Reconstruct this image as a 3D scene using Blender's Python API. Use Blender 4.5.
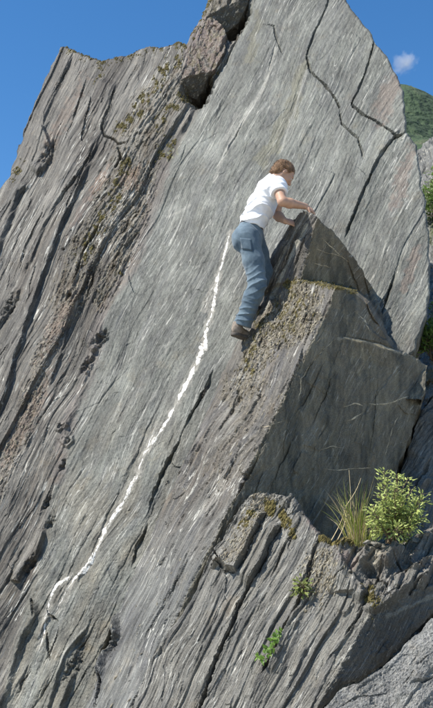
import bpy, bmesh, math, random
import numpy as np
from mathutils import Vector, Matrix

for o in list(bpy.data.objects):
    bpy.data.objects.remove(o)
scene = bpy.context.scene
COL = scene.collection

# ------------------------------------------------------------------ camera
PITCH = math.radians(12.0)
CAM = np.array([0.0, 0.0, 1.6])
FPX = 972.0                                   # focal length in photograph pixels (433 x 708)
cam_data = bpy.data.cameras.new('camera')
cam_data.sensor_fit = 'VERTICAL'
cam_data.sensor_height = 36.0
cam_data.lens = 36.0 * FPX / 708.0
cam_data.clip_end = 6000.0
cam = bpy.data.objects.new('camera', cam_data)
cam.location = CAM
cam.rotation_euler = (math.pi / 2 + PITCH, 0, 0)
COL.objects.link(cam)
scene.camera = cam

# ------------------------------------------------------------------ sky and sun
LSUN = np.array([-0.55, -0.21, 0.81]); LSUN /= np.linalg.norm(LSUN)
world = bpy.data.worlds.new('World')
scene.world = world
world.use_nodes = True
wn = world.node_tree
bg = wn.nodes['Background']
sky = wn.nodes.new('ShaderNodeTexSky')
sky.sky_type = 'NISHITA'
sky.sun_disc = False
sky.sun_elevation = math.asin(LSUN[2])
sky.sun_rotation = math.atan2(LSUN[0], LSUN[1])
sky.altitude = 700.0
sky.air_density = 1.0
sky.dust_density = 0.05
sky.ozone_density = 2.2
hs = wn.nodes.new('ShaderNodeHueSaturation')
hs.inputs['Saturation'].default_value = 1.28
wn.links.new(sky.outputs[0], hs.inputs['Color'])
wn.links.new(hs.outputs[0], bg.inputs[0])
bg.inputs[1].default_value = 0.12
sun_data = bpy.data.lights.new('sun', 'SUN')
sun_data.energy = 5.0
sun_data.angle = math.radians(0.5)
sun_data.color = (1.0, 0.955, 0.88)
sun = bpy.data.objects.new('sun', sun_data)
sun.rotation_euler = Vector(LSUN).to_track_quat('Z', 'Y').to_euler()
sun.location = (-20, -10, 30)
COL.objects.link(sun)
scene.view_settings.view_transform = 'Standard'
scene.view_settings.look = 'None'
scene.view_settings.exposure = 0.62
scene.view_settings.gamma = 1.0

# ------------------------------------------------------------------ helpers
rng = np.random.default_rng(11)
_perm = np.random.default_rng(5).permutation(512)
_perm = np.concatenate([_perm, _perm, _perm])
_ang = np.random.default_rng(6).uniform(0, 2 * np.pi, 512)
_gx, _gy = np.cos(_ang), np.sin(_ang)


def perlin(x, y, seed=0):
    x = np.asarray(x, float) + seed * 17.31
    y = np.asarray(y, float) + seed * 9.77
    xi = np.floor(x).astype(np.int64); yi = np.floor(y).astype(np.int64)
    xf = x - xi; yf = y - yi
    u = xf * xf * xf * (xf * (xf * 6 - 15) + 10)
    v = yf * yf * yf * (yf * (yf * 6 - 15) + 10)

    def g(ix, iy, dx, dy):
        h = _perm[(_perm[ix & 511] + iy) & 511]
        return _gx[h] * dx + _gy[h] * dy
    a = g(xi, yi, xf, yf); b = g(xi + 1, yi, xf - 1, yf)
    c = g(xi, yi + 1, xf, yf - 1); d = g(xi + 1, yi + 1, xf - 1, yf - 1)
    return 1.5 * ((a + u * (b - a)) + v * ((c + u * (d - c)) - (a + u * (b - a))))


def fbm(x, y, seed=0, octv=4, gain=0.5):
    s = 0; a = 1.0; f = 1.0
    for k in range(octv):
        s = s + a * perlin(x * f, y * f, seed + k * 3)
        a *= gain; f *= 2.03
    return s


def hash2(i, j, seed=0):
    v = np.sin(i * 127.1 + j * 311.7 + seed * 74.7) * 43758.5453
    return v - np.floor(v)


def sstep(a, b, x):
    t = np.clip((x - a) / (b - a), 0, 1)
    return t * t * (3 - 2 * t)


def ray(px, py):
    a = (np.asarray(px, float) - 216.5) / FPX
    v = -(np.asarray(py, float) - 354.0) / FPX
    c, s = math.cos(PITCH), math.sin(PITCH)
    return np.stack([a, c - s * v, s + c * v], -1)


def at(px, py, Y):
    """world point seen at a photograph position, at forward distance Y"""
    d = ray(px, py)
    return CAM + d * (np.asarray(Y, float) / d[..., 1])[..., None]


def proj(P):
    P = np.asarray(P, float) - CAM
    c, s = math.cos(PITCH), math.sin(PITCH)
    dep = P[..., 1] * c + P[..., 2] * s
    up = -P[..., 1] * s + P[..., 2] * c
    return 216.5 + FPX * P[..., 0] / dep, 354.0 - FPX * up / dep


class Plane:
    def __init__(self, p, n):
        self.p = np.asarray(p, float); n = np.asarray(n, float); self.n = n / np.linalg.norm(n)
        if self.n[1] > 0: self.n = -self.n

    @classmethod
    def tri(cls, a, b, c):
        a, b, c = map(np.asarray, (a, b, c))
        return cls(a, np.cross(b - a, c - a))

    def Y(self, px, py):
        d = ray(px, py)
        k = ((self.p - CAM) @ self.n) / (d @ self.n)
        return k * d[..., 1]


def poly_in(px, py, poly):
    poly = np.asarray(poly, float)
    ins = np.zeros(px.shape, bool)
    n = len(poly)
    for i in range(n):
        x0, y0 = poly[i]; x1, y1 = poly[(i + 1) % n]
        if y0 == y1: continue
        c = ((y0 > py) != (y1 > py))
        xx = (x1 - x0) * (py - y0) / (y1 - y0) + x0
        ins ^= c & (px < xx)
    return ins


def polydist(px, py, pts, closed=False):
    """distance, nearest point, arc parameter 0..1 and signed side to a polyline"""
    pts = np.asarray(pts, float)
    if closed: pts = np.vstack([pts, pts[:1]])
    seg = np.linalg.norm(np.diff(pts, axis=0), axis=1)
    cum = np.concatenate([[0], np.cumsum(seg)])
    best = np.full(px.shape, 1e9); bx = np.zeros(px.shape); by = np.zeros(px.shape)
    par = np.zeros(px.shape); side = np.zeros(px.shape); over = np.zeros(px.shape)
    m = len(pts) - 1
    for i in range(m):
        ax, ay = pts[i]; dx, dy = pts[i + 1] - pts[i]
        L2 = dx * dx + dy * dy
        if L2 < 1e-9: continue
        tr = ((px - ax) * dx + (py - ay) * dy) / L2
        t = np.clip(tr, 0, 1)
        qx = ax + t * dx; qy = ay + t * dy
        d = np.hypot(px - qx, py - qy)
        k = d < best - 1e-9
        best = np.where(k, d, best); bx = np.where(k, qx, bx); by = np.where(k, qy, by)
        par = np.where(k, (cum[i] + t * seg[i]) / cum[-1], par)
        side = np.where(k, np.sign((px - ax) * dy - (py - ay) * dx), side)
        ov = np.zeros(px.shape)
        if i == 0: ov = np.maximum(ov, -tr * seg[i])
        if i == m - 1: ov = np.maximum(ov, (tr - 1) * seg[i])
        over = np.where(k, ov, over)
    return best, bx, by, par, side, over


def rough_poly(poly, amp, seed, step=2.0, keep=None):
    poly = np.asarray(poly, float); out = []
    n = len(poly); acc = 0
    for i in range(n):
        a = poly[i]; b = poly[(i + 1) % n]
        L = np.linalg.norm(b - a); k = max(1, int(L / step))
        nx, ny = (b - a)[1] / max(L, 1e-6), -(b - a)[0] / max(L, 1e-6)
        for j in range(k):
            t = j / k; p = a + (b - a) * t
            w = acc + t * L
            d = amp * (fbm(np.array(w / 13.0), np.array(seed * 3.1), seed, 3, 0.6)) + 0.35 * amp * (hash2(w // 2.6, seed) - .5)
            out.append((p[0] + nx * d, p[1] + ny * d))
        acc += L
    return np.array(out)


class Field:
    """features carved into a rock face, all measured in photograph pixels (about 9 mm on the rock)"""
    def __init__(self, px, py, fol_angle=63.0, seed=1, warp=.9):
        self.px, self.py = px, py
        self.wx = px + warp * fbm(px / 17, py / 17, seed + 50, 3)
        self.wy = py + warp * fbm(px / 17, py / 17, seed + 80, 3)
        a = math.radians(fol_angle)
        # along the foliation: down-left; across: right-down
        ang = fol_angle + 3.0 * fbm(px / 130, py / 130, seed + 7, 2)
        fx, fy = -math.cos(a), math.sin(a)
        self.t = (px * fx + py * fy)
        und = 8 * fbm(px / 120, py / 160, seed + 3, 2) + .2 * fbm(px / 14, py / 34, seed + 4, 2)
        self.s = (px * fy - py * fx) + und
        self.h = np.zeros(px.shape)
        self.seed = seed; self.k = 1.0

    def an(self, ls, lt, seed, octv=3):
        return fbm(self.s / ls, self.t / lt, self.seed * 5 + seed, octv)

    def plates(self, w, l, amp, seed, tilt=0.6, jit=0.13):
        s = self.s / w + jit * perlin(self.t / (l * .4), self.s / (w * 6), seed + self.seed)
        i = np.floor(s); fr = s - i
        wob = .25 * perlin(self.s / (w * .8), self.t / (l * .5), seed + 9)

        def cell(i, fr):
            j = np.floor(self.t / l + hash2(i, 3.0, seed) * 7 + wob)
            hh = hash2(i, j, seed + self.seed) - .5
            tl = (hash2(i, j, seed + self.seed + 11) - .5) * tilt * 2
            return hh + tl * (fr - .5)
        e = min(.45, 1.25 / w)                     # riser between two plates, about a centimetre wide
        k = sstep(1 - e, 1, fr)
        return amp * (cell(i, fr) * (1 - k) + cell(i + 1, fr - 1) * k)

    def _box(self, pts, r):
        pts = np.asarray(pts, float)
        m = (self.px > pts[:, 0].min() - r) & (self.px < pts[:, 0].max() + r) & \
            (self.py > pts[:, 1].min() - r) & (self.py < pts[:, 1].max() + r)
        return m

    def groove(self, pts, width, depth, taper=.4):
        m = self._box(pts, width * 5 + 6)
        if not m.any(): return
        d, bx, by, par, side, over = polydist(self.wx[m], self.wy[m], pts)
        tp = sstep(0, taper, par) * sstep(0, taper, 1 - par) if taper > 0 else 1.0
        wv = .72 * width * (0.65 + 0.7 * np.clip(.5 + fbm(bx / 9, by / 9, self.seed + 21, 2), 0, 1.3)) * (0.35 + .65 * tp)
        prof = np.clip(1.25 - d / wv, 0, 1) ** .8
        self.h[m] -= depth * tp * prof

    def ledge(self, pts, A, fade, side=1, wall=1.6, taper=.15):
        """rock on one side of the line stands proud by A and fades back over `fade`; side=1 is to the left of a downward line... """
        m = self._box(pts, fade * 2.6 + 8)
        if not m.any(): return
        d, bx, by, par, sd, over = polydist(self.wx[m], self.wy[m], pts)
        sdist = d * sd * side
        tp = sstep(0, taper, par) * sstep(0, taper, 1 - par) if taper > 0 else np.ones_like(par)
        tp = tp * np.exp(-np.maximum(over, 0) / 4)
        prof = sstep(-wall, wall * .3, sdist) * np.clip(1 - np.maximum(sdist, 0) / (1.9 * fade), 0, 1)
        self.h[m] += A * self.k * tp * prof

    def pocket(self, c, rx, ry, depth, rot=63.0, p=2.5):
        a = math.radians(rot)
        m = self._box([c], max(rx, ry) * 2.5 + 2)
        if not m.any(): return
        jx = 2.2 * fbm(self.px[m] / 5, self.py[m] / 5, 90, 3); jy = 2.2 * fbm(self.px[m] / 5, self.py[m] / 5, 95, 3)
        x = self.wx[m] - c[0] + jx; y = self.wy[m] - c[1] + jy
        t = -x * math.cos(a) + y * math.sin(a); s = x * math.sin(a) + y * math.cos(a)
        q = (np.abs(t / ry) ** p + np.abs(s / rx) ** p)
        self.h[m] -= depth * np.exp(-q * 1.2)

    def blob(self, c, rx, ry, rot=63.0, n=.5, ns=9.0, seed=0, px=None):
        """soft mask with a ragged outline"""
        a = math.radians(rot)
        out = np.zeros(self.px.shape)
        m = self._box([c], max(rx, ry) * 2.2 + 2)
        if not m.any(): return out
        x = self.px[m] - c[0]; y = self.py[m] - c[1]
        t = (-x * math.cos(a) + y * math.sin(a)) / ry; s = (x * math.sin(a) + y * math.cos(a)) / rx
        q = np.sqrt(t * t + s * s) + n * fbm(self.px[m] / ns, self.py[m] / ns, seed + 31, 4, .6)
        out[m] = sstep(1.1, .6, q)
        return out

    def band(self, pts, w, n=.6, ns=8.0, seed=0):
        out = np.zeros(self.px.shape)
        m = self._box(pts, w * 3 + 3)
        if not m.any(): return out
        d, *_ = polydist(self.px[m], self.py[m], pts)
        q = d / w + n * fbm(self.s[m] / ns, self.t[m] / (ns * 2.2), seed + 61, 4, .6)
        out[m] = sstep(1.15, .5, q)
        return out


def mixc(col, c, m):
    return col + (np.asarray(c) - col) * m[..., None]


def mesh_obj(name, verts, faces, mat=None, parent=None, smooth=True, attrs=None):
    me = bpy.data.meshes.new(name)
    verts = np.asarray(verts, np.float32)
    if isinstance(faces, np.ndarray) and faces.ndim == 2:
        nf, k = faces.shape
        me.vertices.add(len(verts)); me.vertices.foreach_set('co', verts.ravel())
        me.loops.add(nf * k); me.loops.foreach_set('vertex_index', faces.astype(np.int32).ravel())
        me.polygons.add(nf)
        me.polygons.foreach_set('loop_start', np.arange(0, nf * k, k, dtype=np.int32))
        me.polygons.foreach_set('loop_total', np.full(nf, k, np.int32))
        me.update(calc_edges=True)
        me.validate()
    else:
        me.from_pydata([tuple(v) for v in verts], [], [tuple(f) for f in faces])
    me.polygons.foreach_set('use_smooth', np.full(len(me.polygons), smooth))
    if attrs:
        for k, (typ, data) in attrs.items():
            a = me.attributes.new(k, typ, 'POINT')
            key = 'color' if typ == 'FLOAT_COLOR' else ('vector' if typ == 'FLOAT_VECTOR' else 'value')
            a.data.foreach_set(key, np.asarray(data, np.float32).ravel())
    me.update()
    o = bpy.data.objects.new(name, me)
    COL.objects.link(o)
    if mat: me.materials.append(mat)
    if parent is not None: o.parent = parent
    return o


def tag(o, label=None, cat=None, group=None, kind=None):
    if label: o['label'] = label
    if cat: o['category'] = cat
    if group: o['group'] = group
    if kind: o['kind'] = kind
    return o


def empty(name, loc=(0, 0, 0)):
    o = bpy.data.objects.new(name, None)
    o.empty_display_size = .2
    o.location = loc
    COL.objects.link(o)
    return o


def set_parent(o, p):
    o.parent = p
    o.matrix_parent_inverse = Matrix.Translation(-Vector(p.location))


def axis_grid(lo, hi, ilo, ihi, step=1.0, far=5.0):
    inner = np.arange(ilo, ihi + step * .5, step)
    a = []; x = ilo; d = step
    while x > lo:
        d = min(far, d * 1.12); x -= d; a.append(x)
    b = []; x = ihi; d = step
    while x < hi:
        d = min(far, d * 1.12); x += d; b.append(x)
    return np.array(a[::-1] + list(inner) + b)


def build_rock(poly, depth, shape, normal, outline=1.2, seed=1, box=None, step=.85, fol=63.0,
               back=1.2, back_dir=(0, 1, -.15), edge_round=2.5, edge_drop=3.0, warp=.9):
    """samples a rock face over its outline, carves it, closes it with rough sides and a back.
    returns verts, quads, region ids, attributes"""
    poly = np.asarray(poly, float)
    x0, y0 = poly.min(0); x1, y1 = poly.max(0)
    xs = axis_grid(x0 - 2, x1 + 2, max(x0 - 2, -14), min(x1 + 2, 447), step)
    ys = axis_grid(y0 - 2, y1 + 2, max(y0 - 2, -14), min(y1 + 2, 722), step)
    PX, PY = np.meshgrid(xs, ys)
    gxs, gys = xs, ys
    LS = np.maximum(np.gradient(xs)[None, :], np.gradient(ys)[:, None]) * np.ones_like(PX)
    # irregular grid so that no row of vertices shows
    PX = PX + .22 * LS * (hash2(PX, PY, 1) - .5) * 2
    PY = PY + .22 * LS * (hash2(PX, PY, 2) - .5) * 2
    rp = rough_poly(poly, outline, seed)
    ins = poly_in(PX, PY, rp)
    dc = polydist(PX, PY, poly, True)[0]
    cand = dc < np.maximum(6 * outline + 8, 2.5 * LS)
    dist = np.where(ins, 50.0, 999.0) * np.ones_like(PX)
    dd, bx, by, *_ = polydist(PX[cand], PY[cand], rp, True)
    dist[cand] = dd
    BX = PX.copy(); BY = PY.copy(); BX[cand] = bx; BY[cand] = by
    snap = (~ins) & (dist < 1.35 * LS)
    PX = np.where(snap, BX, PX); PY = np.where(snap, BY, PY)
    near = np.where(ins, dist, 0.0)
    ok = ins | snap
    f4 = ok[:-1, :-1] & ok[:-1, 1:] & ok[1:, :-1] & ok[1:, 1:]
    f4 &= (ins[:-1, :-1] | ins[:-1, 1:] | ins[1:, :-1] | ins[1:, 1:])
    F = Field(PX, PY, fol, seed, warp)
    colr, mask, region = shape(F)
    F.h -= edge_drop * np.clip(1 - near / edge_round, 0, 1) ** 2
    Y = depth(PX, PY)
    n = np.asarray(normal, float); n /= np.linalg.norm(n)
    P = at(PX, PY, Y) + n * (F.h * .009)[..., None]
    ny, nx = PX.shape
    idx = np.arange(ny * nx).reshape(ny, nx)
    q = np.stack([idx[1:, :-1], idx[1:, 1:], idx[:-1, 1:], idx[:-1, :-1]], -1)[f4]
    reg = region[:-1, :-1][f4]
    V = P.reshape(-1, 3)
    fol3 = np.stack([F.s * .009, F.t * .009, F.h * .009], -1).reshape(-1, 3)
    colr = colr.reshape(-1, 3); mask = mask.reshape(-1, 3)
    # sides and back
    e = np.concatenate([q[:, [0, 1]], q[:, [1, 2]], q[:, [2, 3]], q[:, [3, 0]]])
    er = np.concatenate([reg] * 4)
    key = np.minimum(e[:, 0], e[:, 1]) * (ny * nx) + np.maximum(e[:, 0], e[:, 1])
    u, inv, cnt = np.unique(key, return_inverse=True, return_counts=True)
    be = e[cnt[inv] == 1]; ber = er[cnt[inv] == 1]
    bv = np.unique(be)
    bd = np.asarray(back_dir, float); bd /= np.linalg.norm(bd)
    rings = [np.full(ny * nx, -1)]
    rings[0][bv] = bv
    allV = [V]; allF = [fol3]; allC = [colr]; allM = [mask]
    base = len(V); quads = [q]; regs = [reg]
    bx_, by_ = PX.reshape(-1)[bv], PY.reshape(-1)[bv]
    for k, fr in enumerate((.03, .1, .25, .55, 1.0)):
        nv = V[bv] + bd * (back * fr)
        r = .03 * min(1, fr * 8)
        nv = nv + r * np.stack([fbm(bx_ / 6, by_ / 6 + fr * 9, 3 + k, 3), 0 * bx_, fbm(bx_ / 6, by_ / 6 + fr * 9, 7 + k, 3)], -1)
        m = np.full(ny * nx, -1); m[bv] = base + np.arange(len(bv))
        rings.append(m); base += len(bv)
        ff = fol3[bv].copy(); ff[:, 0] += fr * back; 
        allV.append(nv); allF.append(ff); allC.append(colr[bv]); allM.append(mask[bv])
        a = rings[-2]; b = rings[-1]
        quads.append(np.stack([be[:, 1] * 0 + a[be[:, 1]], a[be[:, 0]], b[be[:, 0]], b[be[:, 1]]], -1))
        regs.append(ber)
    V = np.vstack(allV)
    return dict(V=V, Q=np.vstack(quads), R=np.concatenate(regs), fol=np.vstack(allF), col=np.vstack(allC),
                mask=np.vstack(allM), F=F, P=P, ok=ok, xs=gxs, ys=gys)


def rock_part(name, R, mat, parent, sel=None):
    Q = R['Q'] if sel is None else R['Q'][np.isin(R['R'], sel)]
    used = np.unique(Q)
    m = np.full(len(R['V']), -1); m[used] = np.arange(len(used))
    c4 = np.concatenate([R['col'][used], np.ones((len(used), 1))], 1)
    m4 = np.concatenate([R['mask'][used], np.ones((len(used), 1))], 1)
    o = mesh_obj(name, R['V'][used], m[Q], mat, None, False,
                 {'tint': ('FLOAT_COLOR', c4), 'wear': ('FLOAT_COLOR', m4), 'fol': ('FLOAT_VECTOR', R['fol'][used])})
    if parent is not None: set_parent(o, parent)
    return o


# ------------------------------------------------------------------ materials
def node_mat(name):
    m = bpy.data.materials.new(name); m.use_nodes = True
    nt = m.node_tree
    return m, nt, nt.nodes['Principled BSDF']


def rock_material():
    m, nt, b = node_mat('schist')
    N, L = nt.nodes, nt.links
    def node(t, **k):
        n = N.new(t)
        for a, v in k.items(): setattr(n, a, v)
        return n
    fol = node('ShaderNodeAttribute', attribute_name='fol')
    tint = node('ShaderNodeAttribute', attribute_name='tint')
    wear = node('ShaderNodeAttribute', attribute_name='wear')
    sep = node('ShaderNodeSeparateColor'); L.new(wear.outputs['Color'], sep.inputs[0])
    geo = node('ShaderNodeNewGeometry')
    def stretch(v):
        mp = node('ShaderNodeMapping'); mp.inputs['Scale'].default_value = v
        L.new(fol.outputs['Vector'], mp.inputs['Vector']); return mp.outputs[0]
    def noise(vec, scale, det=4, rough=.6, dist=0.0):
        n = node('ShaderNodeTexNoise'); n.inputs['Scale'].default_value = scale
        n.inputs['Detail'].default_value = det; n.inputs['Roughness'].default_value = rough
        n.inputs['Distortion'].default_value = dist
        L.new(vec, n.inputs['Vector']); return n.outputs[0]
    def math_(op, a, bb=None, clamp=False):
        n = node('ShaderNodeMath', operation=op, use_clamp=clamp)
        for i, x in enumerate((a, bb)):
            if x is None: continue
            if isinstance(x, (int, float)): n.inputs[i].default_value = x
            else: L.new(x, n.inputs[i])
        return n.outputs[0]
    def ramp(v, lo, hi):
        n = node('ShaderNodeMapRange', interpolation_type='SMOOTHSTEP')
        L.new(v, n.inputs[0]); n.inputs[1].default_value = lo; n.inputs[2].default_value = hi
        return n.outputs[0]
    def mix(f, a, bb, mode='MIX'):
        n = node('ShaderNodeMix', data_type='RGBA', blend_type=mode)
        if isinstance(f, (int, float)): n.inputs[0].default_value = f
        else: L.new(f, n.inputs[0])
        for i, x in ((6, a), (7, bb)):
            if isinstance(x, tuple): n.inputs[i].default_value = x
            else: L.new(x, n.inputs[i])
        return n.outputs[2]
    def gate2(): return ramp(noise(geo.outputs['Position'], 4.5, 4, .6), .40, .60)
    fine = noise(stretch((1, .042, .6)), 95, 5, .65, .1)          # laminae a few millimetres thick
    mid = noise(stretch((1, .09, .6)), 26, 5, .6, .2)
    blot = noise(geo.outputs['Position'], 2.3, 5, .62)
    grain = noise(geo.outputs['Position'], 120, 3, .6)
    speck = noise(stretch((1, .38, 1)), 62, 3, .6)
    # brightness from laminae
    stripe = math_('ADD', math_('MULTIPLY', math_('SUBTRACT', fine, .5), 3.1), math_('MULTIPLY', math_('SUBTRACT', mid, .5), 1.5))
    stripe = math_('MULTIPLY', stripe, sep.outputs[0])
    g2 = math_('MULTIPLY', math_('SUBTRACT', grain, .5), 1.9)
    bl = math_('MULTIPLY', math_('SUBTRACT', blot, .5), 1.3)
    gain = math_('ADD', 1.0, math_('ADD', stripe, math_('ADD', g2, bl)))
    gain = math_('MAXIMUM', gain, .3)
    hsv = node('ShaderNodeVectorMath', operation='SCALE')
    L.new(tint.outputs['Color'], hsv.inputs[0]); L.new(math_('MULTIPLY', gain, .54), hsv.inputs['Scale'])
    c = hsv.outputs[0]
    # warm iron stain in broad soft patches
    warm = ramp(noise(geo.outputs['Position'], 3.7, 5, .65), .56, .74)
    c = mix(math_('MULTIPLY', warm, .45), c, (1.18, .98, .74, 1), 'MULTIPLY')
    # thin quartz threads along the laminae
    th = noise(stretch((1, .05, .3)), 21, 3, .55, .4)
    thin = math_('SUBTRACT', 1.0, ramp(math_('ABSOLUTE', math_('SUBTRACT', th, .53)), .0, .014))
    gate = ramp(noise(stretch((1, .22, 1)), 5.5, 3, .6), .46, .58)
    thin = math_('MULTIPLY', math_('MULTIPLY', thin, gate), math_('MULTIPLY', sep.outputs[0], .8), True)
    c = mix(thin, c, (.56, .54, .47, 1))
    th2 = noise(stretch((1, .10, .4)), 48, 4, .6, .6)
    dash = math_('MULTIPLY', ramp(th2, .60, .68), math_('MULTIPLY', gate2(), .42), True)
    c = mix(dash, c, (.47, .46, .40, 1))
    dark = math_('MULTIPLY', ramp(noise(stretch((1, .11, .5)), 33, 4, .6, .7), .60, .70), .6)
    c = mix(dark, c, (.085, .088, .085, 1))
    # pale crust lichen specks and dark specks
    sp = ramp(speck, .60, .66)
    sp = math_('MULTIPLY', sp, sep.outputs[1])
    c = mix(sp, c, (.40, .36, .28, 1))
    dk = ramp(noise(geo.outputs['Position'], 38, 4, .65), .61, .70)
    dk = math_('MULTIPLY', dk, math_('ADD', .5, math_('MULTIPLY', sep.outputs[1], .6)), True)
    c = mix(dk, c, (.075, .068, .055, 1))
    L.new(c, b.inputs['Base Color'])
    rr = node('ShaderNodeMapRange'); L.new(fine, rr.inputs[0]); rr.inputs[3].default_value = .5; rr.inputs[4].default_value = .82
    L.new(rr.outputs[0], b.inputs['Roughness'])
    b.inputs['Specular IOR Level'].default_value = .35
    # relief
    hgt = math_('ADD', math_('MULTIPLY', fine, .55), math_('ADD', math_('MULTIPLY', mid, .55), math_('MULTIPLY', grain, .45)))
    hgt = math_('ADD', hgt, math_('MULTIPLY', math_('MULTIPLY', speck, sep.outputs[1]), 1.4))
    bp = node('ShaderNodeBump'); bp.inputs['Strength'].default_value = .85; bp.inputs['Distance'].default_value = .011
    L.new(hgt, bp.inputs['Height']); L.new(bp.outputs[0], b.inputs['Normal'])
    return m


def plain_mat(name, col, rough=.8, var=.25, scale=20.0, bump=.0, bscale=60.0, spec=.3, sheen=0, trans=0.0):
    m, nt, b = node_mat(name)
    N, L = nt.nodes, nt.links
    tc = N.new('ShaderNodeTexCoord')
    n = N.new('ShaderNodeTexNoise'); n.inputs['Scale'].default_value = scale; n.inputs['Detail'].default_value = 4
    L.new(tc.outputs['Object'], n.inputs['Vector'])
    r = N.new('ShaderNodeValToRGB')
    r.color_ramp.elements[0].position = .3; r.color_ramp.elements[1].position = .7
    r.color_ramp.elements[0].color = tuple(max(0, c * (1 - var)) for c in col) + (1,)
    r.color_ramp.elements[1].color = tuple(min(1, c * (1 + var)) for c in col) + (1,)
    L.new(n.outputs[0], r.inputs[0]); L.new(r.outputs[0], b.inputs['Base Color'])
    b.inputs['Roughness'].default_value = rough
    b.inputs['Specular IOR Level'].default_value = spec
    if bump > 0:
        n2 = N.new('ShaderNodeTexNoise'); n2.inputs['Scale'].default_value = bscale; n2.inputs['Detail'].default_value = 5
        L.new(tc.outputs['Object'], n2.inputs['Vector'])
        bp = N.new('ShaderNodeBump'); bp.inputs['Strength'].default_value = .7; bp.inputs['Distance'].default_value = bump
        L.new(n2.outputs[0], bp.inputs['Height']); L.new(bp.outputs[0], b.inputs['Normal'])
    if trans > 0:
        t = N.new('ShaderNodeBsdfTranslucent'); mx = N.new('ShaderNodeMixShader'); mx.inputs[0].default_value = trans
        L.new(r.outputs[0], t.inputs[0])
        out = [x for x in N if x.type == 'OUTPUT_MATERIAL'][0]
        L.new(b.outputs[0], mx.inputs[1]); L.new(t.outputs[0], mx.inputs[2]); L.new(mx.outputs[0], out.inputs[0])
    return m


ROCK = rock_material()
# ------------------------------------------------------------------ the ground
def build_ground():
    xs = np.concatenate([np.linspace(-900, -14, 12), np.linspace(-10, 10, 60), np.linspace(14, 900, 12)])
    ys = np.concatenate([np.linspace(-60, -2, 8), np.linspace(0, 16, 50), np.linspace(20, 1500, 14)])
    X, Y = np.meshgrid(xs, ys)
    Z = .06 * fbm(X / 1.3, Y / 1.3, 3, 4) + .02 * fbm(X * 2, Y * 2, 5, 2)
    idx = np.arange(X.size).reshape(X.shape)
    q = np.stack([idx[:-1, :-1], idx[:-1, 1:], idx[1:, 1:], idx[1:, :-1]], -1).reshape(-1, 4)
    g = mesh_obj('ground', np.stack([X, Y, Z], -1).reshape(-1, 3), q,
                 plain_mat('river_gravel', (.40, .37, .315), .9, .4, 9.0, .03, 40))  # unseen ground kept pale and warm to bounce light into shaded faces
    tag(g, kind='structure')


build_ground()

# ------------------------------------------------------------------ rock planes
CLIFF_P = at(240, 340, 9.0)
CLIFF_N = np.array([-.22, -.86, .46])
OUT = np.array([-.12, -.95, .10])            # direction in which the relief stands proud
CLIFF = Plane(CLIFF_P, CLIFF_N)


def cliffY(px, py): return CLIFF.Y(px, py)


def P3(px, py, dy): return at(px, py, float(cliffY(np.array(px), np.array(py))) + dy)


GREY = np.array([.214, .217, .184])


def rand_ledges(F, n, region, lmin, lmax, amax, seed, fol=63.0, fade=(3, 14), grooves=.4):
    """short random partings parallel to the foliation"""
    r = np.random.default_rng(seed)
    x0, y0, x1, y1 = region
    a0 = math.radians(fol)
    for k in range(n):
        cx, cy = r.uniform(x0, x1), r.uniform(y0, y1)
        L = r.uniform(lmin, lmax); a = a0 + r.normal(0, .045)
        p = []
        for i in range(5):
            u = (i / 4 - .5) * L
            off = r.normal(0, 1.0)
            p.append((cx - math.cos(a) * u + math.sin(a) * off, cy + math.sin(a) * u + math.cos(a) * off))
        if r.random() < grooves: F.groove(p, r.uniform(.8, 1.7), r.uniform(.8, 1.0) * amax * .9)
        else: F.ledge(p, r.uniform(.35, 1) * amax, r.uniform(*fade), -1 if r.random() < .7 else 1)


# ------------------------------------------------------------------ the cliff
CLIFF_POLY = [(-150, 478), (-95, 372), (-40, 272), (-14, 216), (0, 194), (11, 180), (19, 154), (28, 127), (41, 96), (57, 60), (62, 50), (68, 49), (76, 54),
              (89, 59), (100, 62), (112, 62), (125, 58), (139, 53), (151, 48), (163, 52), (170, 49), (179, 46), (188, 48), (191, 38),
              (202, 23), (206, 12), (211, -2), (222, -26), (240, -52), (262, -72), (296, -66), (322, -36), (346, 0), (357, 15), (368, 28), (375, 42),
              (386, 54), (395, 71), (403, 89), (406, 114), (407, 131), (417, 144), (420, 172), (424, 197), (429, 230), (430, 289),
              (427, 316), (418, 338), (416, 350), (400, 366), (372, 392), (345, 440), (330, 520), (330, 700), (330, 860), (-150, 860)]
SLAB_EDGE = [(262, -72), (250, -10), (240, 30), (226, 60), (207, 90), (196, 112), (182, 140), (168, 168), (156, 195), (146, 230), (136, 262),
             (118, 292), (104, 318), (95, 352), (82, 392), (68, 430), (60, 470), (50, 510), (44, 545), (28, 600), (8, 690), (-20, 860)]
GROOVE_R = [(375, 42), (366, 71), (352, 104), (364, 115), (386, 127), (407, 133)]
GROOVE_R2 = [(407, 133), (395, 136), (380, 157), (369, 178), (360, 200), (350, 225), (340, 250), (330, 300)]


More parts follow.
